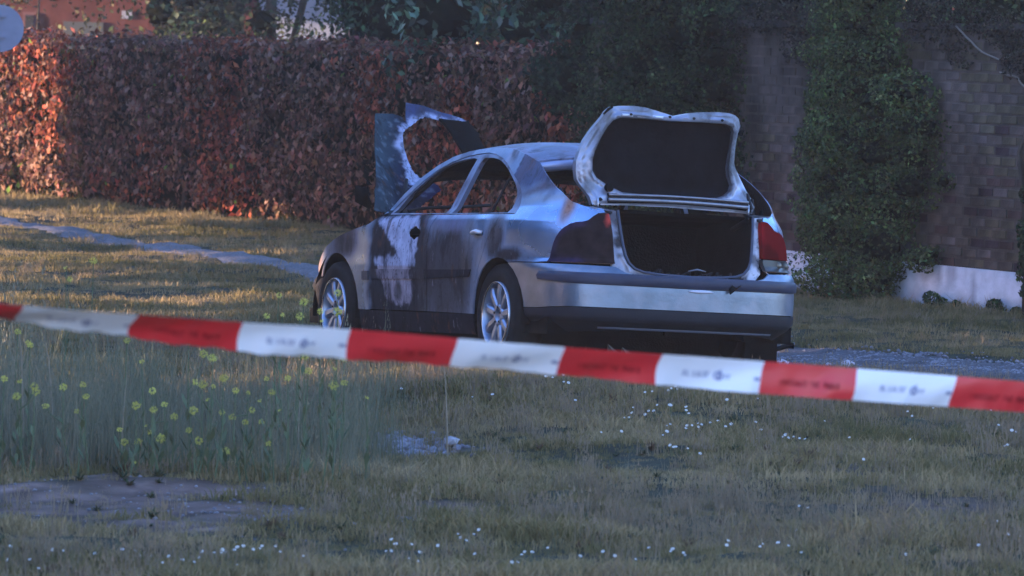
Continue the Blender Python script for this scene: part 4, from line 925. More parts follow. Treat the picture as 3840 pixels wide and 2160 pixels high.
# wheels
M_tyre = mat('tyre_rubber', (.010, .010, .012), .85, spec=.12, var=.3, vscale=15, bump=.3, bscale=60)
M_rim = mat('alloy_rim', (.21, .26, .36), .38, metal=.75, var=.18, vscale=8); M_rimlip = mat('rim_lip', (.32, .32, .36), .25, metal=.85)
M_disc = mat('brake_disc', (.03, .028, .03), .6, metal=.3)
def lathe(prof, n=48, ax=0):
    V = []; F = []
    for i in range(n):
        a = 2*math.pi*i/n
        for xx, r in prof: V.append((xx, r*math.cos(a), r*math.sin(a)))
    k = len(prof)
    for i in range(n):
        for j in range(k-1): a = i*k+j; b = ((i+1) % n)*k+j; F.append((a, b, b+1, a+1))
    return V, F
def wheel(x, y, z, sg_, rot=0, flat=False):
    w_ = empty('wheel', (x, y, z), 0, parent=car)
    if sg_ > 0: w_.rotation_euler = (0, 0, math.pi)
    R = .315 if not flat else .30                       # local: outer face towards -x
    V, F = lathe([(.20, .215), (.205, .24), (.20, .29), (.19, R-.008), (.16, R), (.05, R), (.02, R-.007), (.004, .29), (-.004, .26), (.0, .225), (.012, .205)], 56)
    mesh_obj('tyre', V, F, M_tyre, w_, smooth=True)
    V, F = lathe([(.012, .205), (-.002, .203), (.0, .196), (.012, .191), (.03, .186), (.06, .180), (.16, .175), (.17, .19)], 56)
    rim = mesh_obj('rim', V, F, M_rim, w_, smooth=True)
    V, F = lathe([(.0015, .2045), (-.006, .202), (-.006, .197), (.002, .1945)], 56); mesh_obj('rim_lip', V, F, M_rimlip, w_, smooth=True)
    for i in range(9):
        a = 2*math.pi*i/9+rot; V = []; F = []
        for r, hw, xo in ((.045, .017, .022), (.09, .024, .016), (.14, .025, .012), (.188, .029, .016)):
            for sx, dx in ((-1, .006), (-.55, -.004), (.55, -.004), (1, .006), (1, .035), (-1, .035)):
                V.append((xo+dx, r*math.cos(a)-hw*sx*math.sin(a), r*math.sin(a)+hw*sx*math.cos(a)))
        for q_ in range(3):
            for j in range(6): A = q_*6+j; B = q_*6+(j+1) % 6; F.append((A, B, B+6, A+6))
        mesh_obj('spoke', V, F, M_rim, w_, smooth=False)
    V, F = lathe([(.028, .0), (.028, .028), (.016, .034), (.012, .055), (.018, .068), (.05, .07)], 36); mesh_obj('hub', V, F, M_rim, w_, smooth=True)
    for i in range(5):
        a = 2*math.pi*i/5+.3; MB().tube([(.03, .048*math.cos(a), .048*math.sin(a)), (.009, .048*math.cos(a), .048*math.sin(a))], .007, 8).build('wheel_bolt', M_disc, w_)
    V, F = lathe([(.07, .0), (.07, .135), (.09, .135), (.09, .0)], 36); mesh_obj('brake_disc', V, F, M_disc, w_)
    V, F = lathe([(.175, .0), (.175, .20)], 36); mesh_obj('wheel_back', V, F, M_black, w_)
    return w_
wheel(-.872, .985, .318, -1, .22); wheel(-.872, 3.665, .318, -1, .5); wheel(.872, .985, .318, 1, .1); wheel(.872, 3.665, .318, 1, .3)
# exhaust, axle, mud flap under the tail
mb = MB(); mb.tube([(-.70, .96, .32), (.70, .96, .32)], .035, 8); mb.box(.2, .5, .30, .5, .35, .12); mb.box(-.25, .8, .34, .7, .5, .12); mb.tube([(.42, .5, .27), (.42, .16, .25)], .03, 8); mb.build('rear_axle', M_black, car)
mb = MB(); mb.box(.78, .70, .20, .22, .03, .34); mb.build('mud_flap', M_black, car)
mb = MB(); mb.box(-.1, 2.3, .17, 1.3, 3.0, .10); mb.build('underbody', M_black, car)

# melted debris and strips lying by the car
def c2w(x, y, z): return CARM @ Vector((x, y, z))
def gpt(x, y, dz=0): return Vector((x, y, ground_z(x, y)+dz))
mb = MB()
for k in range(70):
    a = random.uniform(-.28, .42); b = random.uniform(-.10, .10); h_ = .11*math.exp(-(a/.2)**2)+.03; p = gpt(.62+a, 26.55+b+.1*a); s_ = random.uniform(.015, .05)
    mb.tube([p+Vector((-s_, 0, 0)), p+Vector((random.uniform(-.02, .02), 0, h_*random.uniform(.4, 1.0))), p+Vector((s_*1.5, .02, h_*.5))], [s_*.7, s_*1.1, s_*.6], 5)
props(mb.build('melted_debris', mat('ashy_debris', (.075, .066, .052), .9, var=.5, vscale=20, bump=.8), None), 'heap of ash and melted debris on the grass under the left rear corner of the car', 'debris')

# ------------------------------------------------------------------ grass
def gmat(name, cols, rough=.6, trans=.25, sc=.9):
    """blade colour: world-space patches (dry and painted warm light / green / bluish) with per-tuft variation"""
    m = bpy.data.materials.new(name); m.use_nodes = True; n = m.node_tree.nodes; L = m.node_tree.links; b = n['Principled BSDF']
    b.inputs['Roughness'].default_value = rough; b.inputs['Specular IOR Level'].default_value = .0
    g = n.new('ShaderNodeNewGeometry'); mp = n.new('ShaderNodeMapping'); mp.inputs['Scale'].default_value = (.5, .8, 0)  # stretched across: dry patches, also warm sunlit streaks put into the blade colour
    L.new(g.outputs['Position'], mp.inputs['Vector'])
    t = n.new('ShaderNodeTexNoise'); t.inputs['Scale'].default_value = sc; t.inputs['Detail'].default_value = 5; L.new(mp.outputs[0], t.inputs['Vector'])
    oi = n.new('ShaderNodeObjectInfo'); ad = n.new('ShaderNodeMath'); ad.operation = 'MULTIPLY_ADD'; ad.inputs[1].default_value = .30; L.new(oi.outputs['Random'], ad.inputs[0]); L.new(t.outputs[0], ad.inputs[2])
    r = n.new('ShaderNodeValToRGB'); L.new(ad.outputs[0], r.inputs[0]); e = r.color_ramp.elements
    for i, (p, c) in enumerate(cols):
        if i < 2: e[i].position = p; e[i].color = (*c, 1)
        else: q = e.new(p); q.color = (*c, 1)
    L.new(r.outputs[0], b.inputs['Base Color'])
    tr = n.new('ShaderNodeBsdfTranslucent'); L.new(r.outputs[0], tr.inputs[0]); mx = n.new('ShaderNodeMixShader'); mx.inputs[0].default_value = trans
    L.new(b.outputs[0], mx.inputs[1]); L.new(tr.outputs[0], mx.inputs[2]); L.new(mx.outputs[0], n['Material Output'].inputs[0])
    return m
M_g1 = gmat('lawn_grass', [(.36, (.084, .078, .032)), (.92, (.34, .25, .135)), (.52, (.124, .106, .046)), (.64, (.178, .138, .066)), (.78, (.26, .19, .10))])
M_g2 = gmat('tall_grass', [(.35, (.085, .094, .056)), (.95, (.21, .185, .13)), (.65, (.13, .135, .090))], sc=2)
M_g3 = gmat('dry_grass', [(.3, (.13, .10, .065)), (.9, (.23, .175, .12))], sc=3)
def tuft(name, nb, rad, h0, h1, wd, lean, m, seg=2, tip=None):
    V = []; F = []
    for _ in range(nb):
        a = random.uniform(0, 6.283); r = rad*math.sqrt(random.random()); x, y = r*math.cos(a), r*math.sin(a); h = random.uniform(h0, h1); th = random.uniform(0, 6.283); l = h*random.uniform(0, lean)
        dx, dy = math.cos(th), math.sin(th); f = random.uniform(0, 3.14); wx, wy = math.cos(f)*wd/2, math.sin(f)*wd/2; o = len(V)
        for s in range(seg):
            t = s/seg; V += [(x+dx*l*t*t-wx*(1-t*.5), y+dy*l*t*t-wy*(1-t*.5), h*t*(1-.12*t)), (x+dx*l*t*t+wx*(1-t*.5), y+dy*l*t*t+wy*(1-t*.5), h*t*(1-.12*t))]
        V.append((x+dx*l, y+dy*l, h*(1-.25*lean)))
        for s in range(seg-1): q = o+2*s; F.append((q, q+1, q+3, q+2))
        F.append((o+2*seg-2, o+2*seg-1, o+2*seg))
        if tip:
            p = Vector((x+dx*l, y+dy*l, h*(1-.25*lean)))
            for k in range(tip): c = p+Vector((random.uniform(-.012, .012), random.uniform(-.012, .012), random.uniform(-.09, .02))); o = len(V); V += [c+Vector((-.004, 0, -.012)), c+Vector((.004, .002, -.01)), c+Vector((0, 0, .014))]; F.append((o, o+1, o+2))
    o = mesh_obj(name, V, F, m, link=False); return o
def gn_scatter(name, P, protos, rot_s, label_kind='stuff', smin=.7, smax=1.3, flat=0):
    col = bpy.data.collections.new(name+'_tufts')
    for p in protos: col.objects.link(p)
    o = mesh_obj(name, P, [], []); me = o.data
    sc = me.attributes.new('sc', 'FLOAT', 'POINT'); sc.data.foreach_set('value', np.asarray(rot_s, dtype=np.float32))
    ng = bpy.data.node_groups.new(name+'_nodes', 'GeometryNodeTree')
    ng.interface.new_socket('Geometry', in_out='INPUT', socket_type='NodeSocketGeometry'); ng.interface.new_socket('Geometry', in_out='OUTPUT', socket_type='NodeSocketGeometry')
    n = ng.nodes; L = ng.links; gi = n.new('NodeGroupInput'); go = n.new('NodeGroupOutput'); ip = n.new('GeometryNodeInstanceOnPoints')
    ci = n.new('GeometryNodeCollectionInfo'); ci.inputs['Collection'].default_value = col; ci.inputs['Separate Children'].default_value = True; ci.inputs['Reset Children'].default_value = True
    L.new(gi.outputs[0], ip.inputs['Points']); L.new(ci.outputs[0], ip.inputs['Instance']); ip.inputs['Pick Instance'].default_value = True
    rv = n.new('FunctionNodeRandomValue'); rv.data_type = 'FLOAT_VECTOR'; rv.inputs[0].default_value = (-.08, -.08, 0); rv.inputs[1].default_value = (.08, .08, 6.283)
    L.new(rv.outputs[0], ip.inputs['Rotation']); at = n.new('GeometryNodeInputNamedAttribute'); at.data_type = 'FLOAT'; at.inputs['Name'].default_value = 'sc'
    L.new(at.outputs['Attribute'], ip.inputs['Scale']); L.new(ip.outputs[0], go.inputs[0])
    md = o.modifiers.new('scatter', 'NODES'); md.node_group = ng
    props(o, kind='stuff'); return o
def frustum_x(y, m=.35): return (-.117*y-m, .117*y+m)
def car_dist(x, y):
    l = CARI @ Vector((x, y, 0)); dx = max(0, abs(l.x)-.86); dy = max(0, abs(l.y-2.35)-2.1); return math.hypot(dx, dy)
def tall_zone(x, y):
    """belt of tall meadow plants in the left foreground"""
    e = .35*nz(x, y, 40, 1.4, 2)
    a = sst(21.0, 21.7, y+e)*sst(26.6, 23.8, y+e)*sst(-.35, -.85, x+e*.6)
    return a
protoL = [tuft('lawn_tuft', 40, .11, .02, .065, .0055, .9, M_g1) for _ in range(6)]+[tuft('lawn_tuft', 26, .10, .03, .10, .005, .8, M_g1) for _ in range(2)]
protoD = [tuft('dry_tuft', 22, .09, .06, .17, .0045, .5, M_g3, 2, 1) for _ in range(4)]
protoT = [tuft('tall_tuft', 16, .13, .22, .55, .0055, .35, M_g2, 3) for _ in range(4)]+[tuft('tall_tuft', 9, .12, .35, .72, .0045, .25, M_g2, 3, 4) for _ in range(3)]
PLn = []; SL = []; PD = []; SD = []; PT = []; ST = []
y = 13.0
while y < 60:
    dens = 190 if y < 20 else 150 if y < 30 else 90 if y < 42 else 55
    dy = .25; x0, x1 = frustum_x(y+dy, 1.2); n = rng.poisson(dens*dy*(x1-x0))
    for x, yy in zip(rng.uniform(x0, x1, n), rng.uniform(y, y+dy, n)):
        # in front of hedge and wall only
        rel = (Vector((x, yy, 0))-H0).dot(HN); relw = (Vector((x, yy, 0))-W0).dot(WN)
        if rel < -.25 or (relw < .03 and (Vector((x, yy, 0))-W0).dot(WD) > WT0): continue
        s = soil(x, yy) if yy < 27 else 0
        if rng.random() < s*.90+.05*(s > .5): continue
        pd, _ = path_d(x, yy); hw = path_hw(yy)
        if pd < hw*1.25 and rng.random() < sst(1.25, .75, pd/hw)*.985: continue
        cdst = car_dist(x, yy); l = CARI @ Vector((x, yy, 0))
        if cdst < .02 and rng.random() < .85: continue
        z = ground_z(x, yy); h = .85+.6*nz(x*.6, yy, 33, .9, 3)+.5*nz(x*.8, yy, 34, 3.0, 2); foot = 1.5 if (0 < relw < .35 or 0 < rel < .4) else 1
        PLn.append((x, yy, z-.005)); SL.append(max(.35, h*rng.uniform(.75, 1.3)*foot)*(.45 if s > .25 else 1)*(.5 if cdst < .05 else 1))
        dd = dry(x, yy)
        if rng.random() < .22*sst(.40, .75, dd)+.035*(yy < 27): PD.append((x+.03, yy, z)); SD.append(rng.uniform(.5, 1.1)*(.6 if yy > 30 else 1))
        tz = tall_zone(x, yy)
        if tz > 0 and rng.random() < .62*tz: PT.append((x, yy+.02, z)); ST.append(rng.uniform(.55, 1.1)*(.75+.25*tz)*(1.12 if x < -1.9 else .92)*(.8+.5*nz(x, yy, 50, 1.2, 2)))
        elif yy < 23 and rng.random() < .012: PT.append((x, yy, z)); ST.append(rng.uniform(.15, .35))
    y += dy
gn_scatter('lawn', PLn, protoL, SL); gn_scatter('dry_grass', PD, protoD, SD); gn_scatter('tall_grass', PT, protoT, ST)
print('tufts', len(PLn), len(PD), len(PT))
# broad leaved weeds (dark rosettes) and stones
def rosette(n, r, m, up=.35):
    V = []; F = []
    for i in range(n):
        a = random.uniform(0, 6.283); l = r*random.uniform(.5, 1); w_ = l*.13; d = Vector((math.cos(a), math.sin(a), up*random.uniform(.3, 1.6))); s = Vector((-math.sin(a), math.cos(a), 0)); o = len(V)
        V += [Vector((0, 0, 0)), d*l*.5+s*w_, d*l*.5-s*w_, d*l*.95+Vector((0, 0, -.12*l))]; F += [(o, o+1, o+3), (o, o+3, o+2)]
    return mesh_obj('weed_rosette', V, F, m, link=False)
M_wd = gmat('dark_weed', [(.3, (.028, .040, .022)), (.9, (.06, .07, .04))]); M_wr = gmat('rusty_weed', [(.3, (.06, .04, .028)), (.9, (.10, .065, .045))])
pr = [rosette(34, .075, M_wd, .8) for _ in range(5)]+[rosette(40, .07, M_wr, 1.2)]
P = []; S = []
for _ in range(900):
    yy = rng.uniform(16, 27); x = rng.uniform(*frustum_x(yy, .3))
    if path_d(x, yy)[0] < path_hw(yy) or car_dist(x, yy) < .1 or nz(x, yy, 60, 1.5, 2) < -.02: continue
    P.append((x, yy, ground_z(x, yy))); S.append(rng.uniform(.25, .65))
gn_scatter('low_weeds', P, pr, S)
def stone_vf(r):
    bm = bmesh.new(); bmesh.ops.create_icosphere(bm, subdivisions=1, radius=r)
    for v in bm.verts: v.co = Vector((v.co.x*random.uniform(.8, 1.3), v.co.y*random.uniform(.7, 1.1), v.co.z*random.uniform(.45, .75)))
    V = [tuple(v.co) for v in bm.verts]; F = [tuple(v.index for v in f.verts) for f in bm.faces]; bm.free(); return V, F
M_st = mat('path_stones', (.15, .145, .165), .85, var=.3, vscale=30, bump=.5, randvar=.35, coord='Object')
pr = []
for k in range(5): V, F = stone_vf(.020); pr.append(mesh_obj('gravel_stone', V, F, M_st, link=False))
P = []; S = []
for _ in range(9000):
    u = rng.uniform(2.0, 4.6); k = int(u); t = u-k; ax, ay = PATH[k]; bx, by = PATH[k+1]; yy = ay+(by-ay)*t; x = ax+(bx-ax)*t+rng.normal(0, .5)*path_hw(yy)
    if yy > 33.5: continue
    P.append((x, yy, (ground_z(x, yy))+.014)); S.append(rng.uniform(.2, .9))
for _ in range(420):
    x, yy = rng.normal(-.52, .13), rng.normal(23.3, .25); P.append((x, yy, ground_z(x, yy))); S.append(rng.uniform(.4, 1.5))
for _ in range(700):
    cx, cy, rx, ry, a = SOIL[rng.integers(0, 3)]; x, yy = rng.normal(cx, rx*.5), rng.normal(cy, ry*.5); P.append((x, yy, ground_z(x, yy))); S.append(rng.uniform(.15, .6))
gn_scatter('gravel', P, pr, S)
V, F = stone_vf(.045); o = mesh_obj('stone', V, F, mat('white_stone', (.26, .25, .27), .8, var=.2, vscale=20, bump=.3)); o.location = (-.30, 23.35, ground_z(-.30, 23.35)+.03)
props(o, 'single whitish stone lying beside the grey gravel patch in the foreground', 'stone')

# individually placed plants: yellow flowering rape ----------------------------------------------------
M_stem = mat('green_stem', (.075, .10, .055), .7, var=.2, vscale=9); M_yel = mat('yellow_petals', (.46, .43, .10), .6, trans=.3, randvar=.2)
def flower_head(r, k):
    V = []; F = []
    for _ in range(k):
        a = rng.normal(size=3); a /= np.linalg.norm(a); p = Vector(a*np.array((r, r, r*.85))*rng.uniform(.55, 1.0)); n_ = Vector(rng.normal(size=3)).normalized(); u = n_.orthogonal().normalized(); v = n_.cross(u); q = rng.uniform(.0035, .0055); o = len(V)
        for dx, dy in ((0, 0), (1, .35), (1.3, 1.3), (.35, 1), (-.35, 1), (-1.3, 1.3), (-1, .35), (-1, -.35), (-1.3, -1.3), (-.35, -1), (.35, -1), (1.3, -1.3), (1, -.35)): V.append(p+u*dx*q+v*dy*q+n_*(.002 if dx else 0))
        F += [(o, o+1, o+2, o+3), (o, o+4, o+5, o+6), (o, o+7, o+8, o+9), (o, o+10, o+11, o+12)]
    return mesh_obj('flower_head', V, F, M_yel, link=False).data
HEADS = [flower_head(.027, 44), flower_head(.020, 24), flower_head(.024, 32), flower_head(.014, 10)]
# (x, y, height of the main head) in metres
FL = [(-2.45, 22.48, 0.57, None), (-2.31, 21.75, 0.57, None), (-2.33, 20.84, 0.47, None), (-2.28, 21.05, 0.45, None), (-2.19, 20.83, 0.45, None), (-2.07, 20.96, 0.42, None), (-1.98, 20.96, 0.42, None), (-2.29, 21.0, 0.38, None), (-1.96, 20.91, 0.36, None), (-1.74, 21.36, 0.52, None), (-1.85, 21.79, 0.59, None), (-1.54, 21.63, 0.6, None), (-1.38, 20.96, 0.55, None), (-0.96, 21.15, 0.58, None), (-0.93, 20.86, 0.54, None), (-0.82, 21.04, 0.54, None), (-0.82, 20.99, 0.47, None), (-1.03, 20.97, 0.49, None), (-1.13, 20.97, 0.49, None), (-1.42, 20.88, 0.43, None), (-1.32, 20.82, 0.48, None), (-1.22, 21.09, 0.4, None), (-1.1, 20.93, 0.43, None), (-1.26, 20.81, 0.43, None), (-1.66, 21.01, 0.39, None), (-1.72, 20.84, 0.33, None), (-1.64, 20.82, 0.31, None), (-1.39, 20.87, 0.36, None), (-1.34, 21.1, 0.3, None), (-1.56, 21.05, 0.26, None), (-1.81, 21.03, 0.21, None), (-1.62, 21.01, 0.16, None), (-1.78, 20.95, 0.16, None), (-1.67, 21.0, 0.2, None), (-1.73, 21.11, 0.14, None), (-1.11, 20.93, 0.19, None), (-1.22, 20.91, 0.28, None), (-1.2, 21.09, 0.32, None), (-1.32, 21.12, 0.12, None), (-0.67, 21.13, 0.42, None), (-1.43, 20.86, 0.17, None), (-0.78, 21.21, 0.59, None), (-1.61, 21.11, 0.31, None), (-1.48, 20.89, 0.22, None), (-1.16, 22.56, 0.8, 'yellow flowered plant rising above the tape left of the burnt car, tallest of the pair'), (-1.13, 22.35, 0.72, 'yellow flowered plant just above the tape left of the burnt car'), (-1.03, 22.42, 0.8, 'yellow flowered plant between the car front wheel and the leftmost tall plant'), (-1.06, 22.7, 0.7, 'yellow flowered rape plant low before the car, just over the tape'), (-0.93, 22.04, 0.75, 'yellow flowered plant beside the tyre of the left front wheel'), (-0.85, 22.07, 0.85, 'yellow flowered plant in front of the left front rim'), (-0.84, 21.89, 0.78, 'yellow flowered rape plant low before the car, just over the tape'), (-2.36, 23.94, 0.85, 'tall pale yellow plant on the green left of the car'), (-2.35, 25.4, 0.8, 'pale yellow plant standing right of the tall one on the green')]
for i, (x, y, h, lab) in enumerate(FL):
    gz = ground_z(x, y); r = empty('rape_plant', (x, y, gz), rng.uniform(0, 6.28), lab or 'yellow flowered rape plant standing in the tall grass of the left foreground', 'plant', 'yellow flowered rape plants')
    mb = MB(); mb.tube([(rng.uniform(-.05, .05), rng.uniform(-.05, .05), -.02), (rng.uniform(-.02, .02), 0, h*.5), (0, 0, h)], [.0045, .0035, .002], 5)
    hs = [(0, 0, h)]
    for k in range(rng.integers(0, 2)):
        a = rng.uniform(0, 6.28); q = rng.uniform(.04, .10); z0 = h*rng.uniform(.5, .75); hh = h-rng.uniform(.04, .16); mb.tube([(0, 0, z0), (q*.7*math.cos(a), q*.7*math.sin(a), (z0+hh)/2), (q*math.cos(a), q*math.sin(a), hh)], [.003, .0025, .0015], 4); hs.append((q*math.cos(a), q*math.sin(a), hh))
    for k in range(5):
        a = rng.uniform(0, 6.28); z0 = h*rng.uniform(.1, .6); q = rng.uniform(.04, .08); o = len(mb.V); d = Vector((math.cos(a)*.6, math.sin(a)*.6, 1.0)); s_ = Vector((-math.sin(a), math.cos(a), 0)); b = Vector((0, 0, z0))
        mb.V += [tuple(v) for v in (b, b+d*q*.5+s_*q*.16, b+d*q, b+d*q*.5-s_*q*.16)]; mb.F += [(o, o+1, o+2), (o, o+2, o+3)]
    mb.build('stem', M_stem, r)
    for k, p in enumerate(hs):
        o = bpy.data.objects.new('flower_head', HEADS[0 if k == 0 and i % 3 else (k+i) % 4]); COL.objects.link(o); o.parent = r; o.location = p; s = rng.uniform(.55, .9); o.scale = (s, s, s); o.rotation_euler = (0, 0, rng.uniform(0, 6))
# tall dry stalks
M_straw = mat('straw_stalk', (.20, .17, .125), .7, var=.15, vscale=12)
def stalk(x, y, h, dx, lab, r=.004):
    gz = ground_z(x, y); mb = MB(); mb.tube([(0, 0, -.02), (dx*.2, 0, h*.4), (dx*.6, .01, h*.8), (dx, .01, h)], [r, r*.9, r*.7, r*.3], 5); o = mb.build('dry_stalk', M_straw); o.location = (x, y, gz); props(o, lab, 'stalk', 'tall dry stalks')
for a in [(-2.36, 22.0, .62, -.03, 'tall pale dry stalk at the far left of the tall grass'), (-2.22, 22.1, .60, -.06, 'tall pale dry stalk bent to the left, beside the leftmost stalk'), (-.30, 22.4, .50, -.03, 'pale dry stalk standing alone behind the gravel patch, under the tape'), (-1.85, 21.6, .44, .02, 'shorter pale stalk between the yellow flowers on the left'), (-1.05, 22.5, .5, .02, 'thin pale stalk left of the gravel patch')]: stalk(*a)

# daisies -----------------------------------------------------------------------------------------------
M_pet = mat('white_petals', (.55, .55, .57), .6, trans=.2); M_eye = mat('daisy_eye', (.55, .40, .05), .7)
def daisy_me(r):
    V = []; F = []; mi = []; tl = Matrix.Rotation(R_(38), 3, 'X')
    h = .075; n = 14
    for i in range(n):
        a = 2*math.pi*i/n; d = Vector((math.cos(a), math.sin(a), .10)); s = Vector((-math.sin(a), math.cos(a), 0)); o = len(V)
        V += [tl@(d*r*.25+s*r*.10)+Vector((0, 0, h)), tl@(d*r*.25-s*r*.10)+Vector((0, 0, h)), tl@(d*r-s*r*.17)+Vector((0, 0, h)), tl@(d*r+s*r*.17)+Vector((0, 0, h))]; F.append((o, o+1, o+2, o+3)); mi.append(0)
    o = len(V); V.append(tl@Vector((0, 0, r*.25))+Vector((0, 0, h))); V += [tl@Vector((r*.34*math.cos(2*math.pi*i/8), r*.34*math.sin(2*math.pi*i/8), .001))+Vector((0, 0, h)) for i in range(8)]
    for i in range(8): F.append((o, o+1+i, o+1+(i+1) % 8)); mi.append(1)
    o = len(V); V += [(.0015, 0, 0), (-.0015, 0, 0), (-.001, 0, h), (.001, 0, h)]; F.append((o, o+1, o+2, o+3)); mi.append(2)
    return mesh_obj('daisy', V, F, [M_pet, M_eye, M_stem], midx=mi, link=False).data
DM = [daisy_me(.0085), daisy_me(.0100), daisy_me(.0070)]
DA = [(-1.96, 17.76), (-1.92, 17.35), (-1.83, 17.33), (-1.78, 17.23), (-1.77, 17.74), (-1.74, 17.8), (-1.6, 17.6), (-1.51, 17.84), (-1.48, 17.91), (-1.45, 17.79), (-1.41, 17.87), (-1.32, 17.36), (-1.31, 17.61), (-1.25, 17.58), (-1.2, 17.5), (-1.2, 17.72), (-1.19, 17.83), (-1.16, 17.99), (-1.13, 17.84), (-1.12, 17.86), (-1.1, 17.73), (-1.08, 17.98), (-1.07, 17.78), (-1.05, 17.6), (-1.04, 17.88), (-1, 17.85), (-0.98, 17.97), (-0.97, 18.01), (-0.92, 18.19), (-0.9, 17.84), (-0.79, 17.62), (-0.53, 17.05), (-0.46, 17.04), (-0.48, 18.3), (-0.48, 18.67), (-0.45, 18.45), (-0.48, 18.66), (-0.45, 18.43), (-0.48, 18.29), (-0.39, 18.47), (-0.34, 18.25), (-0.38, 17.95), (-0.34, 17.82), (-0.28, 18.43), (-0.21, 18.84), (-0.18, 18.74), (-0.17, 18.69), (-0.14, 18.81), (-0.11, 18.85), (-0.12, 18.2), (-0.17, 18.08), (0.04, 17.97), (0.08, 18.3), (0.05, 18.2), (0.1, 18.21), (0.02, 17.62), (0.18, 18.35), (0.3, 18.01), (0.44, 18.13), (0.52, 18.16), (0.39, 18.29), (0.59, 18.56), (0.68, 18.39), (0.72, 18.29), (-0.46, 17.04), (-0.53, 17.06), (0.41, 26.24), (0.4, 26.04), (0.4, 25.81), (0.35, 25.8), (0.22, 25.83), (0.22, 25.61), (0.23, 25.4), (0.19, 25.37), (0.29, 25.39), (0.31, 25.3), (0.33, 25.24), (0.51, 25.84), (0.56, 25.64), (0.58, 25.91), (0.69, 25.68), (0.76, 24.39), (0.75, 25.01), (0.78, 25.02), (0.89, 25.16), (0.93, 25.26), (0.67, 24.45), (0.67, 24.36), (0.74, 24.34), (0.8, 24.49), (0.79, 24.37), (0.88, 24.49), (0.96, 24.64), (0.96, 24.43), (0.64, 24.23), (0.61, 24.24), (0.57, 23.42), (0.82, 23.56), (0.81, 23.46), (0.82, 22.61), (0.93, 23.84), (0.48, 23.47), (0.85, 24.14), (-0.11, 24.75), (-0.21, 24.79), (-0.61, 24.98), (0.36, 24.59), (0.89, 25.15), (0.93, 25.27), (0.88, 24.49), (0.85, 24.15), (0.96, 24.62), (0.96, 24.43), (1.01, 24.14), (1.02, 24.19), (1.01, 24), (1.09, 24.15), (1.12, 24.23), (0.93, 23.85), (0.97, 23.91), (1.16, 23.98), (1.19, 24.11), (1.31, 24.13), (1.3, 23.79), (1.35, 24.02), (1.45, 23.8), (1.46, 23.76), (1.46, 23.69), (1.51, 23.78), (1.51, 23.63), (1.56, 23.72), (1.34, 25.98), (1.39, 25.18), (1.19, 24.86), (1.7, 24.28), (1.77, 23.55), (2.23, 25.44), (2.21, 25), (2.23, 24.92), (2.39, 25.41), (2.7, 25.39), (2.63, 24.39), (2.68, 24.05), (2.71, 24.1), (2.58, 23.44), (2.6, 23.56), (2.1, 23.5), (0.82, 22.6), (0.84, 22.68), (0.91, 22.73), (0.96, 22.5), (1.75, 22.34), (1.33, 20.5), (1.37, 20.5), (0.68, 18.39), (0.72, 18.28), (0.9, 18.49), (0.89, 18.28), (1.05, 18.65), (1.02, 18.27), (1.1, 18.43), (1.15, 18.43), (1.21, 18.37), (1.62, 18.38), (1.25, 19.33), (2.13, 19.54), (2.1, 18.94), (2.16, 19.01), (1.96, 18.63)]
for i, (x, y) in enumerate(DA):
    o = bpy.data.objects.new('daisy', DM[i % 3]); COL.objects.link(o); o.location = (x, y, ground_z(x, y)-.01); o.rotation_euler = (rng.uniform(-.2, .2), rng.uniform(-.2, .2), rng.uniform(-.6, .6)); s = rng.uniform(.85, 1.2)*(.74 if y < 20 else .85); o.scale = (s, s, s)
    if y < 20.2: props(o, 'small white daisy in the short grass at the bottom of the photo', 'daisy', 'daisies in the near grass')
    else: props(o, 'tiny white daisy in the lawn just below the red and white tape', 'daisy', 'daisies below the tape')

# white foam scraps and a black strip by the right rear wheel
M_foam = mat('white_scrap', (.45, .40, .44), .8, var=.2, vscale=30)
for i, (x, y, s, lab) in enumerate([(1.80, 30.0, .045, 'pale scrap lying on the grass right of the car, nearest to its wheel'), (2.10, 29.9, .02, 'tiny pale scrap between two larger ones at the edge of the track'), (2.22, 29.75, .05, 'pale flat scrap at the near edge of the track, rightmost of three')]):
    V, F = stone_vf(s); o = mesh_obj('scrap', V, F, M_foam); o.location = (x, y, ground_z(x, y)+.05); props(o, lab, 'scrap', 'pale scraps beside the track')
p0 = Vector((1.62, 30.55, 0)); mb = MB(); a = gpt(1.62, 30.6, .03); b = gpt(1.92, 30.85, .12)
mb.tube([a, a.lerp(b, .4)+Vector((0, 0, .03)), a.lerp(b, .85)+Vector((0, 0, .02)), b, b+Vector((.0, 0, .025))], [.010, .016, .018, .018, .012], 6)
props(mb.build('rubber_strip', M_black), 'black rubber strip sticking out beside the right rear wheel', 'strip')

# ------------------------------------------------------------------ cordon tape
TP = [(-1.3008, 9.75, 1.5304, (-1.3142, 9.8209, 1.4856)), (-1.0783, 9.9923, 1.4937, (-1.0896, 10.0601, 1.4437)), (-0.8452, 10.233, 1.4619, (-0.854, 10.2928, 1.4022)), (-0.6168, 10.4574, 1.4319, (-0.6237, 10.5101, 1.3657)), (-0.3755, 10.684, 1.4061, (-0.381, 10.7351, 1.3386)), (-0.1284, 10.9061, 1.3794, (-0.1326, 10.951, 1.3077)), (0.1311, 11.1299, 1.3508, (0.128, 11.1668, 1.275)), (0.3813, 11.3375, 1.3223, (0.3787, 11.3631, 1.2425)), (0.6526, 11.5546, 1.2936, (0.6498, 11.5646, 1.2114)), (0.9051, 11.7498, 1.2673, (0.9018, 11.7498, 1.1846)), (1.1802, 11.9557, 1.2388, (1.1768, 11.9557, 1.1567)), (1.4571, 12.1565, 1.2093, (1.4538, 12.1565, 1.1272)), (1.7321, 12.35, 1.1789, (1.7294, 12.3547, 1.0966))]   # upper edge, then lower edge, at each joint between stripes
tape = empty('cordon_tape', tuple(TP[0][:3]), 0, 'red and white striped police cordon tape stretched across the foreground', 'cordon tape')
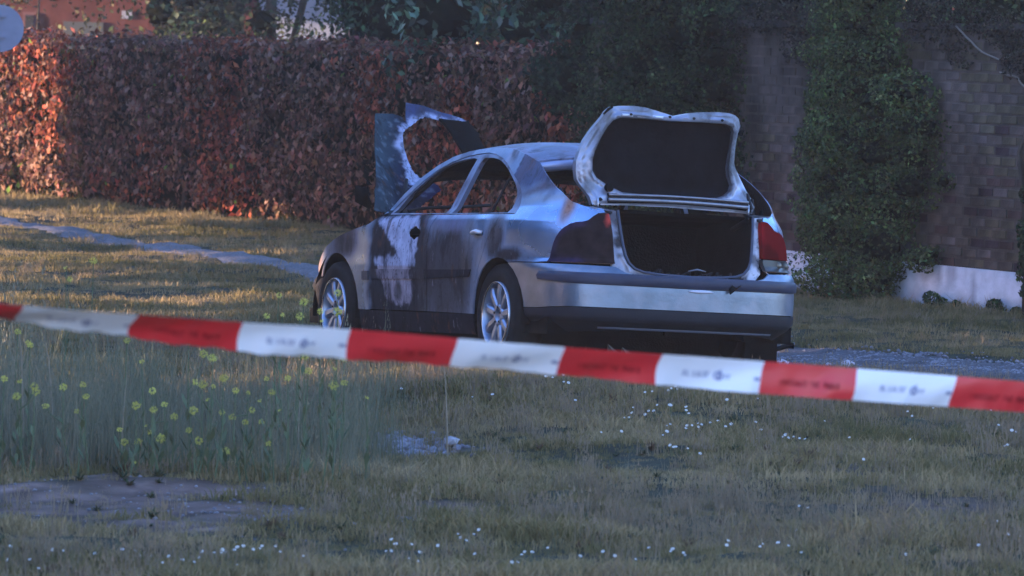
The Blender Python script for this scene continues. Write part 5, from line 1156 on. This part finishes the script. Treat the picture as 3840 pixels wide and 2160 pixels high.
T0 = Vector(TP[0][:3])
M_tr = mat('red_tape', (.56, .022, .030), .42, spec=.4, var=.05, vscale=5, trans=.12); M_tw = mat('white_tape', (.70, .70, .74), .42, spec=.4, var=.04, vscale=5, trans=.12)
M_ir = mat('dark_print_on_red', (.22, .012, .018), .5); M_iw = mat('grey_print', (.22, .24, .36), .5)
ED = [Vector(p[3]) for p in TP]; TT = [Vector(p[:3]) for p in TP]
def interp(A, u):
    k = min(max(int(math.floor(u)), 0), len(A)-2); t = u-k
    P = [A[max(0, min(len(A)-1, k+j))] for j in (-1, 0, 1, 2)]
    if k == 0: P[0] = 2*A[0]-A[1]
    if k+2 > len(A)-1: P[3] = 2*A[-1]-A[-2]
    return .5*((2*P[1])+(-P[0]+P[2])*t+(2*P[0]-5*P[1]+4*P[2]-P[3])*t*t+(-P[0]+3*P[1]-3*P[2]+P[3])*t**3)
def tpt(u, v, off=0):     # v 0 upper edge .. 1 lower edge
    a = interp(TT, u); b = interp(ED, u); tg = (interp(TT, u+.01)-a).normalized(); n_ = tg.cross(b-a).normalized()
    if n_.y > 0: n_ = -n_
    skew = -.055*math.sin(v*1.5); c = interp(TT, u+skew); d = interp(ED, u+skew)
    p = c+(d-c)*v + n_*(.006*math.sin(v*3.14+u*1.3)+.004*math.sin(u*7+v*4)*v+.0025*math.sin(u*23+v*3)*(.3+v))
    return p+n_*off-T0
nst = len(TP)-1
for s in range(nst):
    V = []; F = []; nu, nv = 16, 8
    for i in range(nu+1):
        for j in range(nv+1): V.append(tpt(s+i/nu, j/nv))
    for i in range(nu):
        for j in range(nv): a = i*(nv+1)+j; F.append((a, a+nv+1, a+nv+2, a+1))
    n = len(V); V += [Vector(v)+Vector((0, .0006, 0)) for v in V]; F += [tuple(k+n for k in f[::-1]) for f in F]
    red = (s % 2 == 0)
    mesh_obj('red_stripe' if red else 'white_stripe', V, F, M_tr if red else M_tw, tape, smooth=True)
    # the print: a row of small characters, on white also a round emblem with a vertical dart
    V = []; F = []
    def quad(u0, u1, v0, v1):
        o = len(V); V.extend([tpt(s+u0, v0, .0012), tpt(s+u1, v0, .0012), tpt(s+u1, v1, .0012), tpt(s+u0, v1, .0012)]); F.append((o, o+1, o+2, o+3))
    rs = random.Random(5 if red else 9)
    if red:
        u = .20
        for wl in (9, 3, 5):
            for c in range(wl):
                quad(u, u+.008, .50, .69)
                if rs.random() < .6: quad(u+.008, u+.022, .50, .54)
                if rs.random() < .6: quad(u+.008, u+.022, .65, .69)
                if rs.random() < .5: quad(u+.008, u+.020, .58, .615)
                if rs.random() < .5: quad(u+.020, u+.027, .52, .68)
                u += .034
            u += .03
    else:
        u = .26
        for wl in (2, 5):
            for c in range(wl):
                quad(u, u+.008, .46, .64)
                if rs.random() < .6: quad(u+.008, u+.022, .46, .495)
                if rs.random() < .6: quad(u+.008, u+.022, .605, .64)
                if rs.random() < .5: quad(u+.020, u+.027, .48, .62)
                u += .036
            u += .02
        cx, cv = u+.045, .56
        for k in range(14):
            a0, a1 = 2*math.pi*k/14, 2*math.pi*(k+1)/14; o = len(V)
            V.extend([tpt(s+cx+.042*math.cos(a0), cv+.15*math.sin(a0), .0012), tpt(s+cx+.042*math.cos(a1), cv+.15*math.sin(a1), .0012), tpt(s+cx+.026*math.cos(a1), cv+.095*math.sin(a1), .0012), tpt(s+cx+.026*math.cos(a0), cv+.095*math.sin(a0), .0012)]); F.append((o, o+1, o+2, o+3))
        o = len(V); V.extend([tpt(s+cx-.014, cv+.13, .0016), tpt(s+cx+.012, cv+.10, .0016), tpt(s+cx+.016, cv-.24, .0016), tpt(s+cx-.010, cv-.08, .0016)]); F.append((o, o+1, o+2, o+3))
        u = cx+.055
        for c in range(2): quad(u, u+.010, .50, .64); quad(u+.01, u+.025, .50, .54); u += .034
        quad(.93, .99, .50, .62)
    mesh_obj('printed_text', V, F, M_ir if red else M_iw, tape)['kind'] = 'stuff'

# ------------------------------------------------------------------ unseen trees added left of the view to block the low sun
def belt_open(y, z):
    """gaps shaped in the added trees to aim patches of low sun (y along the row, z up)"""
    if y > 52.6 and z < 3.6: return True
    if math.hypot((y-25.75)/.45, (z-2.05)/.30) < 1: return True
    if 21.5 < y < 23.6 and 1.20 < z < 1.56 and nz(y*1.2, z, 71, .9, 2) > -.25: return True
    if 19.6 < y < 21.5 and 1.62 < z < 1.92 and nz(y*1.2, z*2, 72, 1.1, 2) > .08: return True
    if 16.7 < y < 19.9 and 1.44 < z < 1.72 and nz(y*1.6, z, 73, .9, 2) > -.3: return True
    if 29 < y < 50 and z < 1.32 and nz(y*.9, z*1.6, 70, .8, 3) > -.22: return True
    return False
lobes_by_tree = {}
SYY = list(range(6, 84, 3))
for y in np.arange(5, 84, .45):
    for z in np.concatenate([np.arange(.3, 3.8, .30), np.arange(3.9, 9.0, .6)]):
        yy, zz = y+rng.uniform(-.2, .2), z+rng.uniform(-.2, .2); r = .55 if z < 4 else .8
        if any(belt_open(yy+a*r*.9, zz+b*r*.9) for a, b in ((0, 0), (1, 0), (-1, 0), (0, 1), (0, -1), (.7, .7), (-.7, .7), (.7, -.7), (-.7, -.7))): 
            r = .16
            if any(belt_open(yy+a*r, zz+b*r) for a, b in ((0, 0), (1, 0), (-1, 0), (0, 1), (0, -1))): continue
        k = min(range(len(SYY)), key=lambda i: abs(SYY[i]-yy)); lobes_by_tree.setdefault(k, []).append((rng.uniform(-.5, .5), yy-SYY[k], zz, r, r, r))
ORD = ['first', 'second', 'third', 'fourth', 'fifth', 'sixth', 'seventh', 'eighth', 'ninth', 'tenth', 'eleventh', 'twelfth', 'thirteenth', 'fourteenth', 'fifteenth', 'sixteenth', 'seventeenth', 'eighteenth', 'nineteenth', 'twentieth', 'twenty-first', 'twenty-second', 'twenty-third', 'twenty-fourth', 'twenty-fifth', 'twenty-sixth']
for k, lb in lobes_by_tree.items():
    shrub('sun_block_tree', 'leafy tree added outside the left edge of the view to block the sun, the %s from the viewer' % ORD[k], 'tree', (-16.5, SYY[k], 0), lb, 1600+4*len(lb), (.10, .2), (.03, .042, .02), 'trees added left of the view for shade',
          [([(0, 0, -.05), (.05, .1, 3), (0, 0, 6.5)], [.16, .12, .06])], dens_hole=-.9, corer=.9)
